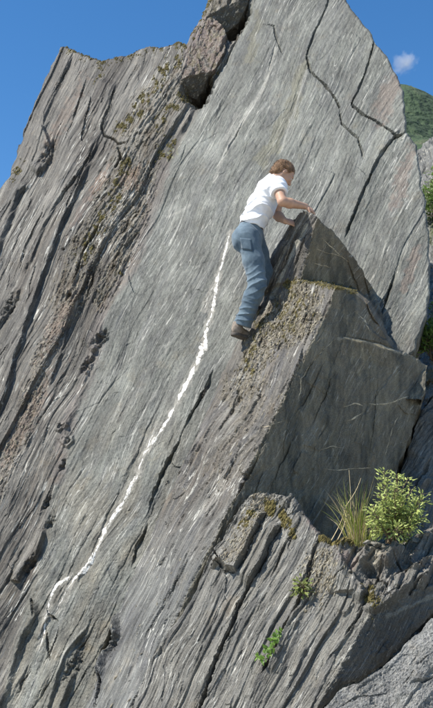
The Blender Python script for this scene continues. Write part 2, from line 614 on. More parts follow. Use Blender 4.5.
VEINS = [
    [(231, 233, .9), (227, 246, 1.3), (222, 262, 1.2), (218, 278, 1.7), (216, 290, 1.9), (213, 308, 1.3), (207, 326, 1.5), (205, 342, 2.8), (199, 358, 3.6), (196, 366, 2.4)],
    [(196, 364, 2.2), (190, 378, 2.6), (186, 385, 2.2), (176, 404, 1.9), (168, 419, 1.7), (160, 432, 1.6), (153, 442, 2.2), (149, 446, 1.0)],
    [(150, 448, 1.7), (144, 453, 1.3), (142, 462, .5), (138, 472, .9)],
    [(139, 473, 1.8), (133, 482, 1.9), (128, 494, 1.5), (119, 509, 1.6), (113, 518, 1.9), (106, 527, 1.2)],
    [(106, 526, 1.6), (102, 536, 1.7), (97, 550, 1.8), (93, 557, 1.8), (89, 566, 2.6), (82, 573, 2.4), (75, 579, 2.2), (71, 584, 1.0)],
    [(74, 580, .8), (66, 592, .5), (60, 603, .6), (53, 617, .3)],
    [(146, 451, .6), (152, 436, .4), (158, 424, .2)], [(219, 276, .6), (211, 290, .5), (204, 310, .2)],
    [(71, 576, 1.1), (63, 581, 2.3), (57, 585, 2.2), (52, 592, 1.5), (49, 604, 1.1), (46, 618, .8), (45, 632, .6), (40, 648, .5)],
]


def cliff_shape(F):
    px, py = F.px, F.py
    d, bx, by, par, sd, over = polydist(px, py, SLAB_EDGE)
    sgn = d * sd                                   # positive: the pale slab, negative: the layered wall
    jag = 1.5 * fbm(px / 10, py / 16, 71, 3)
    slab = sstep(-3, 3, sgn + jag)
    wall = 1 - slab
    # --- pale slab: gently wavy lenses
    F.h += slab * (2.0 * F.an(40, 130, 1, 2) + .18 * F.an(2.2, 8, 3, 3) + .30 * fbm(px / 3.0, py / 3.0, 15, 3))
    F.h += slab * (F.plates(34, 150, 1.5, 4, .7) + F.plates(9, 40, .6, 5, .8) + F.plates(2.6, 11, .32, 6, .9))
    # --- layered wall on the far side of the gully: stacked plates
    F.h += wall * (9 * sstep(0, -46, sgn) + 2.5 * F.an(46, 190, 6, 2) + F.plates(21, 200, 3.8, 7, .9) + F.plates(8, 110, 1.7, 8, .9) + F.plates(2.7, 46, .9, 9, .9)
                   + .3 * F.an(1.8, 12, 10, 3))
    # --- mossy rubble gully
    gully = F.band([(205, 62), (172, 96), (150, 120), (130, 165), (112, 215), (88, 250), (72, 300)], 21, .5, 12, 1)
    gully2 = F.band([(150, 175), (138, 215), (120, 262), (106, 300)], 13, .5, 10, 2)
    rub = np.clip(gully * wall * .9 + gully2 * wall, 0, 1)
    F.h += rub * (1.3 * fbm(F.s / 3.4, F.t / 13, 17, 4, .6) + F.plates(5, 24, 2.6, 27, 1.0) + F.plates(2.4, 11, 1.5, 26, 1.0))
    rub2 = F.band([(74, 302), (60, 330), (43, 365), (25, 434), (4, 480), (-20, 540)], 10, .45, 8, 3)
    F.h += rub2 * (1.3 * fbm(F.s / 3.0, F.t / 8, 19, 4, .6) + 1.0 + F.plates(3.2, 9, 1.2, 29, .9))
    F.k = .62
    # --- partings seen on the layered wall
    F.ledge([(119, 84), (112, 108), (104, 128), (103, 134)], 6, 26, -1, 1.4)
    F.groove([(119, 84), (110, 112), (103, 130), (105, 137), (115, 141), (119, 147), (134, 146)], 1.15, 5, .15)
    F.groove([(118, 147), (121, 158), (123, 168)], 1.5, 6)
    F.ledge([(103, 130), (88, 170), (62, 204), (48, 228), (33, 264), (20, 282)], 7, 24, -1, 2)
    F.groove([(100, 136), (86, 172), (62, 205), (48, 226)], 1.5, 6)
    F.ledge([(96, 160), (84, 182), (64, 230), (52, 264), (33, 317), (20, 358), (10, 396), (-2, 425), (-30, 490)], 12, 12, -1, 2.0, .06)
    F.ledge([(76, 57), (66, 78), (55, 102), (44, 128)], 5, 14, -1)
    F.groove([(77, 56), (66, 78), (54, 103)], 1.2, 5)
    F.groove([(92, 70), (84, 92), (76, 118), (66, 150)], 1.1, 4)
    F.ledge([(43, 128), (48, 140), (53, 152), (52, 161), (44, 172), (37, 179)], 13, 9, -1, 2.2, .1)
    F.pocket((50, 156), 4, 11, 9)
    F.ledge([(35, 186), (21, 196), (12, 224), (1, 256), (-14, 300)], 11, 8, -1, 3, .08)
    F.groove([(50, 205), (36, 234), (28, 252), (20, 280)], 1.1, 4.5)
    F.ledge([(24, 290), (18, 304), (6, 322), (-10, 345)], 10, 9, -1, 2.5, .1)
    F.pocket((14, 310), 4, 14, 9)
    F.groove([(110, 213), (97, 236), (86, 254), (76, 284), (71, 299)], 1.7, 5.5)
    F.pocket((72, 299), 2.6, 3, 8)
    F.pocket((66, 252), 1.4, 2.6, 5, 160)
    F.groove([(98, 268), (92, 286), (86, 302)], 1.3, 5)
    F.ledge([(86, 290), (70, 330), (62, 356), (50, 392)], 6, 10, -1)
    # holes along the pink seam
    F.pocket((101, 339), 3.2, 10, 11, 45)
    F.ledge([(107, 330), (108, 338), (98, 347), (91, 354)], 8, 12, -1, 2)
    F.pocket((89, 365), 2.8, 9, 9, 58)
    F.ledge([(94, 357), (93, 366), (86, 376)], 5, 8, -1, 1.8)
    F.ledge([(66, 420), (69, 425), (60, 432), (55, 431)], 6, 9, -1, 1.8)
    F.pocket((62, 427), 4, 2.2, 5, 110)
    F.ledge([(72, 434), (73, 441), (66, 449)], 6, 8, -1, 1.8)
    F.pocket((68, 441), 2.6, 3.6, 5)
    F.pocket((63, 466), 1.8, 6, 6)
    F.pocket((47, 503), 1.8, 9, 6)
    F.pocket((50, 524), 2.4, 6, 6)
    F.ledge([(104, 318), (96, 345), (82, 392)], 4, 11, -1, 2)
    # lower left gashes
    F.ledge([(46, 528), (42, 545), (37, 556), (26, 570), (19, 581), (10, 580)], 13, 9, -1, 2.4, .1)
    F.pocket((30, 566), 2.2, 15, 5, 55)
    F.ledge([(34, 597), (36, 617), (23, 637), (14, 668), (8, 690), (-6, 722)], 12, 9, -1, 5, .1)
    # joint beside the spur
    F.groove([(216, 364), (208, 386), (192, 414), (180, 436)], 2.2, 8)
    F.groove([(186, 424), (176, 448), (164, 470), (153, 496), (146, 524)], 2.2, 8)
    F.groove([(150, 520), (138, 546), (130, 570)], 1.8, 7)
    F.groove([(116, 604), (111, 634), (101, 654), (92, 684)], 2.4, 9)
    F.groove([(30, 596), (33, 604), (36, 618)], 1.6, 7)
    F.groove([(46, 606), (50, 615), (60, 623)], 1.2, 6)
    F.groove([(60, 623), (56, 640), (50, 655), (40, 672)], 1.0, 3.5)
    F.groove([(46, 626), (47, 636), (48, 648), (53, 664)], 1.2, 6)
    F.ledge([(91, 622), (76, 642), (66, 656), (58, 680), (50, 706), (46, 730)], 8, 9, -1, 3)
    F.ledge([(84, 644), (78, 660), (70, 684), (62, 708), (56, 740)], 12, 8, -1, 4)
    F.pocket((75, 664), 4, 22, 8)
    # overhanging pink block high in the gully
    F.pocket((197, 88), 11, 15, 46, 70, 3.5)
    F.pocket((233, 18), 11, 18, 46, 60, 3.5)
    F.ledge([(184, 76), (196, 100), (188, 122), (177, 136)], 7, 22, -1, 3)
    F.groove([(250, 0), (240, 32), (226, 60), (208, 90), (196, 108)], 1.7, 5)
    F.groove([(232, 18), (222, 48), (212, 70)], 1.3, 4)
    # --- cracks across the pale slab
    F.groove([(330, -6), (322, 18), (314, 34), (306, 58)], 1.0, 4, .03)
    F.groove([(306, 57), (311, 71), (321, 81), (331, 92), (336, 100), (340, 108)], 1.2, 6, .03)
    F.groove([(340, 107), (341, 123), (350, 131), (358, 138), (361, 149), (364, 161)], 1.1, 4, .15)
    F.ledge([(375, 42), (366, 71), (358, 90), (352, 104)], 3, 14, 1, 1.4)
    F.groove([(375, 40), (366, 71), (358, 90), (351, 106)], 1.3, 5, .05)
    F.groove([(351, 105), (364, 115), (377, 121), (387, 128), (396, 136)], 1.25, 6, .03)
    F.groove([(409, 131), (395, 136), (380, 157), (369, 178), (360, 200), (352, 221), (344, 240)], 1.5, 6, .1)
    F.ledge([(395, 136), (380, 157), (369, 178), (360, 200), (350, 225)], 4, 12, -1, 1.6)
    F.pocket((398, 137), 4, 6, 5, 40)
    F.groove([(398, 262), (392, 282), (386, 302), (378, 322)], 1.6, 5)
    F.ledge([(411, 240), (402, 262), (392, 290), (380, 320)], 5, 12, 1)
    F.groove([(256, 24), (266, 23), (274, 26), (276, 38), (281, 50), (287, 60)], 1.1, 4)
    F.groove([(277, 38), (274, 50), (266, 78)], .9, 2)
    F.groove([(222, 62), (210, 84), (200, 100)], 1.0, 3)
    F.groove([(248, 112), (236, 136), (219, 166)], .9, 2)
    rand_ledges(F, 60, (120, 20, 420, 560), 12, 60, 1.0, 41, 62, (3, 10))
    rand_ledges(F, 120, (-20, 60, 150, 720), 30, 150, 1.6, 42, 64, (3, 12))
    rand_ledges(F, 30, (10, 560, 130, 720), 30, 100, 2.4, 43, 62, (3, 9))

    # ---------------------------------------------------------- colour
    col = np.ones(px.shape + (3,)) * GREY
    lum = 1 + .22 * F.an(18, 110, 30, 3) + .12 * F.an(5, 36, 31, 3) + .24 * fbm(px / 60, py / 70, 32, 3) + .16 * slab * fbm(px / 15, py / 22, 52, 3)
    col = mixc(col, (.140, .126, .104), wall * .95)
    bandn = sstep(.0, .5, F.an(9, 160, 33, 3)) * wall
    col = mixc(col, (.25, .232, .196), bandn * .6)
    umb = sstep(.05, .5, F.an(22, 120, 48, 3)) * wall
    col = mixc(col, (.092, .076, .058), umb * .7)
    bl = sstep(.1, .5, F.an(13, 90, 34, 3)) * slab
    col = mixc(col, (.245, .245, .215), bl * .6)
    bd = sstep(.15, .55, F.an(9, 50, 35, 3)) * slab
    col = mixc(col, (.150, .152, .140), bd * .6)
    low = sstep(330, 520, py) * slab
    col = mixc(col, (.235, .215, .165), low * .8 * np.clip(.6 + F.an(20, 60, 36, 3), 0, 1))
    lum = lum + wall * (.42 * F.an(1.7, 60, 37, 2) + .2 * F.an(4, 130, 38, 2)) + slab * (.26 * F.an(1.8, 12, 39, 2) + .14 * fbm(px / 2.5, py / 2.5, 40, 2))
    col = col * lum[..., None]
    # rubble, pale crusts, pink seam, rust and moss
    col = mixc(col, (.265, .225, .175), rub2 * .7 * np.clip(.6 + F.an(3, 14, 49, 3), 0, 1.2))
    col = mixc(col, (.215, .185, .135), rub * .8 * np.clip(.6 + F.an(3, 14, 50, 3), 0, 1.2))
    col = mixc(col, (.095, .068, .036), rub * .85 * sstep(.05, .45, F.an(7, 22, 51, 4)))
    pink = F.band([(166, 160), (156, 195), (145, 232), (134, 264), (115, 292), (102, 314), (90, 372), (76, 402), (66, 430), (58, 480)], 7, .5, 10, 5)
    col = mixc(col, (.215, .18, .155), pink * .6)
    pblock = F.blob((204, 46), 17, 34, 60, .25, 12, 6)
    col = mixc(col, (.27, .20, .175), pblock * .75)
    rust = np.clip(F.blob((100, 188), 5, 22, 60, .5, 6, 7) + .8 * F.blob((132, 182), 9, 15, 60, .7, 6, 53) + .6 * F.blob((60, 330), 7, 40, 62, .8, 6, 54) + .5 * F.blob((30, 420), 9, 50, 62, .8, 6, 55) + .5 * F.blob((66, 120), 7, 40, 62, .8, 6, 56), 0, 1)
    col = mixc(col, (.30, .185, .12), rust * .6)
    rust2 = F.blob((83, 216), 4, 22, 62, .6, 6, 8)
    col = mixc(col, (.26, .19, .15), rust2 * .5)
    pk2 = np.clip(F.blob((388, 98), 12, 30, 70, .5, 9, 9) + F.blob((402, 180), 9, 34, 75, .6, 9, 10) + F.blob((411, 268), 6, 26, 70, .6, 8, 11), 0, 1)
    col = mixc(col, (.285, .215, .17), pk2 * .6)
    ol = np.clip(F.band([(300, 70), (292, 110), (262, 160)], 8, .8, 8, 12) + F.band([(258, 15), (250, 60)], 5, .8, 8, 13), 0, 1)
    col = mixc(col, (.23, .215, .14), ol * .6)
    vein = np.clip(F.band([(276, 48), (266, 81), (258, 98), (248, 112), (238, 130), (228, 147), (219, 166), (214, 182)], 2.3, .45, 5, 14)
                   + .8 * F.band([(306, 72), (297, 104), (286, 134), (282, 150)], 1.6, .5, 5, 15)
                   + .7 * F.band([(300, 0), (284, 26), (277, 44)], 1.6, .5, 5, 16)
                   + .5 * F.band([(236, 118), (228, 140)], 4, .6, 5, 17)
                   + .7 * F.band([(372, 90), (360, 110)], 1.3, .5, 5, 18)
                   + .6 * F.band([(190, 205), (178, 212), (166, 216)], 1.4, .5, 5, 19)
                   + .7 * F.band([(33, 182), (15, 231), (1, 262)], 1.1, .5, 5, 20)
                   + .7 * F.band([(68, 196), (60, 206)], 1.4, .5, 5, 21)
                   + .8 * F.band([(70, 596), (60, 622), (50, 654), (32, 684)], 1.0, .5, 5, 22)
                   + .8 * F.band([(90, 622), (72, 645), (64, 655)], .9, .5, 5, 23)
                   + .7 * F.band([(160, 385), (150, 400), (138, 424), (126, 450)], .9, .5, 5, 24), 0, 1)
    rv = np.random.default_rng(77)
    for k in range(34):
        cx, cy = rv.uniform(95, 330), rv.uniform(200, 560); L_ = rv.uniform(8, 34); an_ = math.radians(rv.normal(61, 5))
        pts = [(cx - math.cos(an_) * L_ * q + rv.normal(0, .8), cy + math.sin(an_) * L_ * q + rv.normal(0, .5)) for q in (-.5, -.2, .1, .5)]
        vein = np.clip(vein + rv.uniform(.3, .8) * F.band(pts, rv.uniform(.6, 1.1), .6, 5, 100 + k), 0, 1)
    col = mixc(col, (.50, .48, .41), vein * .7)
    for k, vv in enumerate(VEINS):
        col = mixc(col, (.46, .43, .36), .6 * F.band([p[:2] for p in vv], 3.6, .7, 4, 140 + k))
    mossn = sstep(.05, .45, fbm(px / 7, py / 9, 25, 4, .65))
    moss = np.clip(F.band([(178, 60), (160, 84), (142, 108), (124, 132)], 8, .5, 9, 26) * 1.1 + F.band([(190, 92), (172, 112), (160, 128)], 6, .6, 8, 27) * .7
                   + F.band([(130, 166), (114, 205), (98, 234), (84, 262)], 6, .6, 8, 28) * .9 + F.blob((166, 150), 7, 15, 60, .5, 8, 29) * .8
                   + F.blob((118, 274), 4, 4, 60, .4, 5, 30) + F.blob((103, 74), 5, 14, 60, .6, 8, 31) * .8 + F.blob((206, 70), 16, 5, 95, .6, 7, 32)
                   + F.blob((18, 178), 4, 12, 60, .6, 7, 33) * .6, 0, 1) * mossn
    sky_edge = sstep(9, 1, polydist(px, py, [(62, 50), (76, 54), (100, 62), (125, 58), (151, 48), (163, 52), (179, 46), (188, 48), (191, 38), (202, 23), (211, -2)])[0])
    moss = np.clip(moss + .7 * sky_edge * sstep(-.1, .4, fbm(px / 6, py / 6, 41, 3)), 0, 1)
    col = mixc(col, (.115, .098, .030), moss * .85)
    bright = F.blob((170, 152), 9, 8, 60, .6, 6, 35) * sstep(.1, .4, fbm(px / 4, py / 4, 42, 3))
    col = mixc(col, (.33, .33, .19), bright * .7)
    brown = F.blob((130, 178), 9, 13, 60, .6, 7, 36) * sstep(.0, .3, fbm(px / 4, py / 4, 43, 3))
    col = mixc(col, (.13, .085, .045), brown * .7)
    mask = np.stack([np.clip(.66 + .46 * wall - .25 * rub - .4 * pblock, .1, 1.2),
                     np.clip(.10 + .22 * rub + .3 * rub2 + .1 * wall, 0, 1), moss], -1)
    # ---------------------------------------------------------- pieces parted by the deep cracks
    region = np.ones(px.shape, int)
    region[sgn < 0] = 0
    blk = poly_in(px, py, GROOVE_R + [(430, 100), (420, 30), (380, 20)])
    region[blk] = 2
    blk2 = poly_in(px, py, GROOVE_R2 + [(330, 420), (460, 420), (460, 133)])
    region[blk2] = 3
    F.moss = moss; F.rub = np.clip(rub + rub2, 0, 1)
    return col, mask, region


cliff = empty('cliff', tuple(CLIFF_P))
tag(cliff, kind='structure')
RC = build_rock(CLIFF_POLY, cliffY, cliff_shape, OUT, 1.3, 1, back=2.6, back_dir=(.1, 1, -.25))
for nm, rid, lab in (('layered_wall', 0, 'dark finely layered rock wall with mossy rubble gully'), ('main_slab', 1, 'pale grey smooth slab crossed by a white quartz vein'),
                     ('upper_block', 2, 'pinkish block beyond the forked crack'), ('side_block', 3, 'slab piece right of the long diagonal crack')):
    o = rock_part(nm, RC, ROCK, cliff, [rid]); o['label'] = lab


# ------------------------------------------------------------------ white quartz vein, inlaid in the slab
def _window(R, px, py, r):
    i0, i1 = np.searchsorted(R['ys'], (py - r, py + r)); j0, j1 = np.searchsorted(R['xs'], (px - r, px + r))
    s = (slice(i0, max(i1, i0 + 1)), slice(j0, max(j1, j0 + 1)))
    ok = R['ok'][s]
    return R['F'].px[s][ok], R['F'].py[s][ok], R['P'][s][ok]


def surf_at(R, px, py):
    """point of a built face at a photograph position"""
    for r in (3, 8, 20, 60):
        fx, fy, P = _window(R, px, py, r)
        if len(fx): return P[np.argmin((fx - px) ** 2 + (fy - py) ** 2)]


def grid_surf(R, pxs, pys):
    out = []
    for a, b in zip(pxs, pys):
        for r in (3, 10, 40):
            fx, fy, P = _window(R, a, b, r)
            if len(fx): break
        w = np.exp(-((fx - a) ** 2 + (fy - b) ** 2) / 1.2) + 1e-9
        out.append((P * w[:, None]).sum(0) / w.sum())
    return np.array(out)


def quartz_mat():
    m, nt, b = node_mat('quartz')
    N, L = nt.nodes, nt.links
    g = N.new('ShaderNodeNewGeometry')
    n = N.new('ShaderNodeTexNoise'); n.inputs['Scale'].default_value = 26; n.inputs['Detail'].default_value = 6; n.inputs['Roughness'].default_value = .7
    L.new(g.outputs['Position'], n.inputs['Vector'])
    r = N.new('ShaderNodeValToRGB')
    e = r.color_ramp.elements
    e[0].position = .36; e[0].color = (.20, .175, .14, 1)
    e[1].position = .50; e[1].color = (.64, .61, .54, 1)
    x = e.new(.64); x.color = (.74, .73, .68, 1)
    L.new(n.outputs[0], r.inputs[0]); L.new(r.outputs[0], b.inputs['Base Color'])
    b.inputs['Roughness'].default_value = .55
    n2 = N.new('ShaderNodeTexNoise'); n2.inputs['Scale'].default_value = 90; n2.inputs['Detail'].default_value = 4
    L.new(g.outputs['Position'], n2.inputs['Vector'])
    bp = N.new('ShaderNodeBump'); bp.inputs['Distance'].default_value = .01; L.new(n2.outputs[0], bp.inputs['Height'])
    L.new(bp.outputs[0], b.inputs['Normal'])
    return m


QUARTZ = quartz_mat()


CREAM = plain_mat('cream_quartz', (.40, .34, .235), .7, .45, 30, .006, 60)


def vein_strip(pts, seed, parent, R, N_, lift=1.4, mat=None):
    """pts: (x, y, half width) along the vein"""
    pts = np.asarray(pts, float)
    seg = np.concatenate([[0], np.cumsum(np.linalg.norm(np.diff(pts[:, :2], axis=0), axis=1))])
    n = int(seg[-1] / 1.1) + 2
    u = np.linspace(0, seg[-1], n)
    x = np.interp(u, seg, pts[:, 0]); y = np.interp(u, seg, pts[:, 1]); w = np.interp(u, seg, pts[:, 2])
    x = x + .9 * fbm(u / 9, u * 0 + seed, seed, 3); y = y + .4 * fbm(u / 7, u * 0 + seed + 4, seed, 3)
    w = 1.02 * w * np.clip(1.0 + .95 * fbm(u / 11.0, u * 0 + 9, seed + 2, 3, .6), .15, 1.9)
    w *= np.clip(np.minimum(u, u[-1] - u) / 4, .05, 1)
    tx, ty = np.gradient(x), np.gradient(y); l = np.hypot(tx, ty); nx, ny = ty / l, -tx / l
    ks = (-1.0, -.62, -.2, .25, .65, 1.0); hs = (-1.1, .55, 1.0, .9, .6, -1.1)
    cols = []
    n_ = np.asarray(N_, float); n_ /= np.linalg.norm(n_)
    for k, hh in zip(ks, hs):
        ww = w * (1 + .38 * fbm(u / 2.1, u * 0 + k * 9, seed + 5, 3)) if abs(k) > .9 else w
        p = grid_surf(R, x + nx * k * ww, y + ny * k * ww)
        bump = .25 * fbm(u / 3, u * 0 + k * 5, seed + 7, 2)
        cols.append(p + n_ * ((hh * (1 if hh < 0 else np.clip(w / 2.5, .3, 1.1)) * lift * (1 if hh < 0 else 1) + (bump if hh > 0 else 0)) * .009)[:, None] if isinstance(w, np.ndarray) and hh > 0
                    else p + n_ * (hh * lift * .009))
    V = np.stack(cols, 1)
    k = len(ks)
    idx = np.arange(n * k).reshape(n, k)
    q = np.stack([idx[:-1, :-1], idx[1:, :-1], idx[1:, 1:], idx[:-1, 1:]], -1).reshape(-1, 4)
    o = mesh_obj('quartz_vein', V.reshape(-1, 3), q, mat or QUARTZ, None, False)
    set_parent(o, parent)
    return o


for i, v in enumerate(VEINS):
    vein_strip(v, 20 + i, cliff, RC, OUT, .34)

# ------------------------------------------------------------------ the spur with the shaded side face
LIT = Plane.tri(P3(245, 335, -.14), P3(100, 680, -.14), P3(331, 300, -1.2))
_r1 = at(331, 300, float(LIT.Y(331, 300))); _r2 = at(249, 467, float(LIT.Y(249, 467)))
def side_plane(p, q, turn):
    """face running back from the edge p-q, turned away from the viewer"""
    w = np.array([math.cos(math.radians(turn)), math.sin(math.radians(turn)), 0])
    return Plane(p, np.cross(q - p, w))


SHADE = side_plane(_r1, _r2, 31)
LIT_UP = Plane(at(299, 281, float(LIT.Y(299, 281))), LIT.n + np.array([0, -.05, -.42]))
SHADE_UP = side_plane(at(315, 222, float(LIT_UP.Y(315, 222))), at(299, 281, float(LIT_UP.Y(299, 281))), 27)
STEP = [(262, 300), (280, 286), (299, 281), (322, 285), (354, 291), (368, 302), (392, 345), (410, 352), (440, 372)]
SPUR_POLY = [(306, 210), (313, 213), (320, 221), (335, 232), (345, 246), (358, 264), (375, 292), (386, 331), (393, 341), (407, 352), (427, 365),
             (424, 392), (410, 434), (397, 467), (392, 500), (392, 620), (330, 760), (240, 860), (20, 860), (75, 730), (92, 690), (104, 654), (114, 634), (117, 606), (132, 572), (140, 548),
             (152, 520), (154, 500), (166, 474), (178, 452), (190, 424), (205, 394), (218, 366), (232, 348), (241, 334), (252, 312), (258, 290), (268, 262), (280, 240), (289, 225), (297, 214)]


def spur_depth(px, py):
    lim = cliffY(px, py) - .06
    up = np.minimum(np.maximum(LIT_UP.Y(px, py), SHADE_UP.Y(px, py)), lim)
    dn = np.maximum(LIT.Y(px, py), np.where(py < 400, np.minimum(SHADE.Y(px, py), lim), SHADE.Y(px, py)))
    d, bx, by, par, sd, over = polydist(px, py, STEP)
    k = sstep(-1.5, 3.5, d * sd)              # above the step: set back
    return dn + (up - dn) * k


def spur_shape(F):
    px, py = F.px, F.py
    Yl, Ys = LIT.Y(px, py), np.maximum(SHADE.Y(px, py) * 1.0, 0)
    dS = polydist(px, py, STEP); above = dS[0] * dS[4] > 1
    Ys = np.where(above, SHADE_UP.Y(px, py), Ys)
    Yl = np.where(above, LIT_UP.Y(px, py), Yl)
    lit = sstep(.02, -.02, Ys - Yl)
    sh = 1 - lit
    apron = sstep(470, 600, py)
    F.h += lit * (2.0 * F.an(30, 150, 1, 2) + F.plates(15, 150, 4.0 - 2.0 * apron, 2, .8) + F.plates(5.5, 90, 1.8 - 1.0 * apron, 3, .9) + F.plates(2.4, 40, 1.1 - .4 * apron, 4, .9) + (.8 - .5 * apron) * F.an(1.8, 12, 5, 3))
    rub = np.clip(F.blob((295, 315), 30, 34, 60, .35, 12, 3) + F.band([(300, 300), (262, 345), (240, 390)], 19, .5, 10, 4) + .5 * F.band([(262, 400), (222, 470)], 20, .6, 9, 5), 0, 1) * lit
    F.h += rub * (1.3 * fbm(F.s / 3.4, F.t / 11, 18, 4, .6) + F.plates(5, 20, 2.8, 28, 1.0) + F.plates(2.4, 9, 1.6, 27, 1.0))
    # shaded face: flat cleaved surface with a few steps
    F.h += sh * (1.8 * fbm(px / 34, py / 50, 9, 3) + .8 * fbm(px / 9, py / 16, 10, 3) + .5 * fbm(px / 3, py / 5, 11, 3) + F.plates(26, 60, 2.2, 30, .8) + F.plates(9, 34, .9, 31, .8))
    # broken ridge between the two
    ridge = np.exp(-((Ys - Yl) / .035) ** 2)
    F.h += ridge * (1.8 * fbm(px / 5, py / 5, 12, 4, .6) - 1.5)
    # shelves
    F.ledge([(284, 287), (299, 282), (322, 286), (340, 290), (356, 292)], 5, 10, -1, 2.5)
    F.groove([(284, 285), (299, 280), (322, 284), (354, 290)], 1.5, 4)
    F.ledge([(352, 292), (360, 316), (372, 332), (392, 346)], 4, 10, -1, 2)
    F.ledge([(338, 338), (352, 340), (371, 344), (387, 349), (404, 353)], 5, 9, -1, 2)
    F.groove([(336, 336), (371, 342), (404, 351)], 1.2, 3)
    F.groove([(356, 292), (364, 300), (372, 318), (386, 334)], 1.1, 4)
    F.groove([(345, 252), (352, 275), (362, 300)], 1.2, 4)
    F.groove([(362, 272), (370, 300)], 1.2, 4)
    F.groove([(333, 340), (318, 356), (305, 371), (301, 384), (300, 402), (303, 416)], 1.0, 2.6)
    F.ledge([(305, 371), (301, 386), (300, 402), (304, 420)], 3, 9, -1)
    F.groove([(270, 500), (285, 440), (292, 400)], .9, 1.6)
    F.groove([(378, 360), (374, 420), (366, 470)], .8, 1.6)
    # partings of the lit side
    F.groove([(217, 368), (211, 393), (193, 419), (183, 432), (165, 449), (150, 492)], 2.6, 12, .1)
    F.ledge([(217, 368), (212, 392), (196, 416), (178, 436)], 10, 9, -1, 3)
    F.groove([(197, 426), (178, 467), (165, 487), (155, 508), (140, 550)], 2.0, 10, .1)
    F.ledge([(190, 440), (176, 470), (160, 500), (148, 530)], 6, 6, -1, 2)
    F.groove([(241, 383), (237, 396), (233, 408), (226, 424)], 1.5, 6)
    F.groove([(150, 530), (138, 556), (131, 576), (119, 600)], 2.0, 9)
    F.ledge([(118, 610), (117, 634), (106, 652), (100, 680)], 12, 7, -1, 3.5)
    F.pocket((111, 644), 3.6, 9, 10, 55)
    F.groove([(104, 655), (98, 690), (92, 720)], 1.4, 7)
    F.groove([(262, 448), (250, 470), (239, 490), (229, 508)], 2.4, 8)
    F.ledge([(290, 240), (282, 256), (272, 280), (262, 300)], 4, 8, -1, 2)
    F.groove([(300, 226), (292, 246), (282, 270), (270, 296)], 1.2, 5)
    F.groove([(308, 226), (300, 250), (290, 276)], 1.1, 4)
    rand_ledges(F, 70, (140, 340, 330, 640), 25, 110, 3.0, 51, 64, (3, 9))
    rand_ledges(F, 40, (90, 520, 240, 720), 40, 140, 1.7, 52, 63, (3, 10))
    # colour
    col = np.ones(px.shape + (3,)) * np.array([.170, .154, .130])
    col = mixc(col, (.200, .200, .182), apron * .9)
    col = mixc(col, (.190, .160, .125), lit * (1 - apron) * .55 * sstep(-.2, .4, F.an(14, 60, 20, 3)))
    col = mixc(col, (.13, .128, .128), lit * sstep(.1, .5, F.an(8, 110, 21, 3)) * .55)
    col = mixc(col, (.30, .285, .245), lit * sstep(.25, .6, F.an(4, 90, 22, 3)) * .5)
    col = mixc(col, (.255, .222, .168), rub * .75 * np.clip(.6 + F.an(3, 14, 49, 3), 0, 1.2))
    col = mixc(col, (.12, .095, .055), rub * .6 * sstep(.05, .45, F.an(6, 18, 50, 4)))
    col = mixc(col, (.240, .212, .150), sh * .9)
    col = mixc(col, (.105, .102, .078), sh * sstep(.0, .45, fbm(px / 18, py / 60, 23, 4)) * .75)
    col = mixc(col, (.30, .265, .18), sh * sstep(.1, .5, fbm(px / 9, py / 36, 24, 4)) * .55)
    col = col * (1 + lit * (.28 * F.an(1.7, 70, 44, 2) + .14 * F.an(4, 120, 45, 2)) + sh * .30 * fbm(px / 3, py / 22, 46, 3))[..., None]
    strip = F.band([(345, 246), (356, 270), (368, 298), (384, 334)], 8, .4, 9, 25) * sh
    col = mixc(col, (.19, .15, .10), strip * .6)
    pale = F.band([(338, 339), (352, 341), (371, 345), (388, 350), (404, 353)], 2.0, .5, 5, 26)
    col = mixc(col, (.42, .39, .31), pale * .85)
    lv = np.clip(F.band([(306, 224), (296, 246), (284, 272), (272, 298)], 1.9, .5, 5, 36) + .7 * F.band([(298, 226), (288, 246), (276, 272)], 1.2, .5, 5, 37), 0, 1) * lit
    col = mixc(col, (.52, .49, .40), lv * .85)
    mn = sstep(-.05, .4, fbm(px / 6, py / 6, 38, 4, .65))
    moss = np.clip(F.band([(284, 285), (299, 281), (322, 285), (354, 291)], 3.4, .5, 6, 39) * 1.2 + F.blob((290, 312), 16, 30, 60, .7, 7, 40) * lit * mn
                   + F.band([(262, 318), (254, 345), (248, 372)], 5, .7, 7, 41) * lit * mn + F.blob((214, 368), 4, 8, 60, .6, 6, 42), 0, 1)
    col = mixc(col, (.130, .108, .030), moss * .8)
    mask = np.stack([np.clip(.95 * lit + .35 * sh - .5 * rub, .12, 1.2), np.clip(.10 * lit + .3 * rub + .05 * sh, 0, 1), moss], -1)
    region = np.where(sh > .5, 1, 0)
    region[(region == 1) & above] = 2
    F.lit = lit; F.rub = rub; F.moss = moss
    return col, mask, region


spur = empty('rock_spur', tuple(at(249, 467, float(LIT.Y(249, 467)))))
tag(spur, 'pointed layered rock spur with a dark shaded side face, gripped by the climber', 'rock')
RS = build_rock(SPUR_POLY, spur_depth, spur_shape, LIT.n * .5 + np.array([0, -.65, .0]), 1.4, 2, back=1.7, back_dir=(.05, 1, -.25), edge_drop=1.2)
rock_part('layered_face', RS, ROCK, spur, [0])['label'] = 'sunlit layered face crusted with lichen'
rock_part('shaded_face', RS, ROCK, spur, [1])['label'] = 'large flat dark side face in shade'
rock_part('peak', RS, ROCK, spur, [2])['label'] = 'small shaded peak above the mossy shelf'


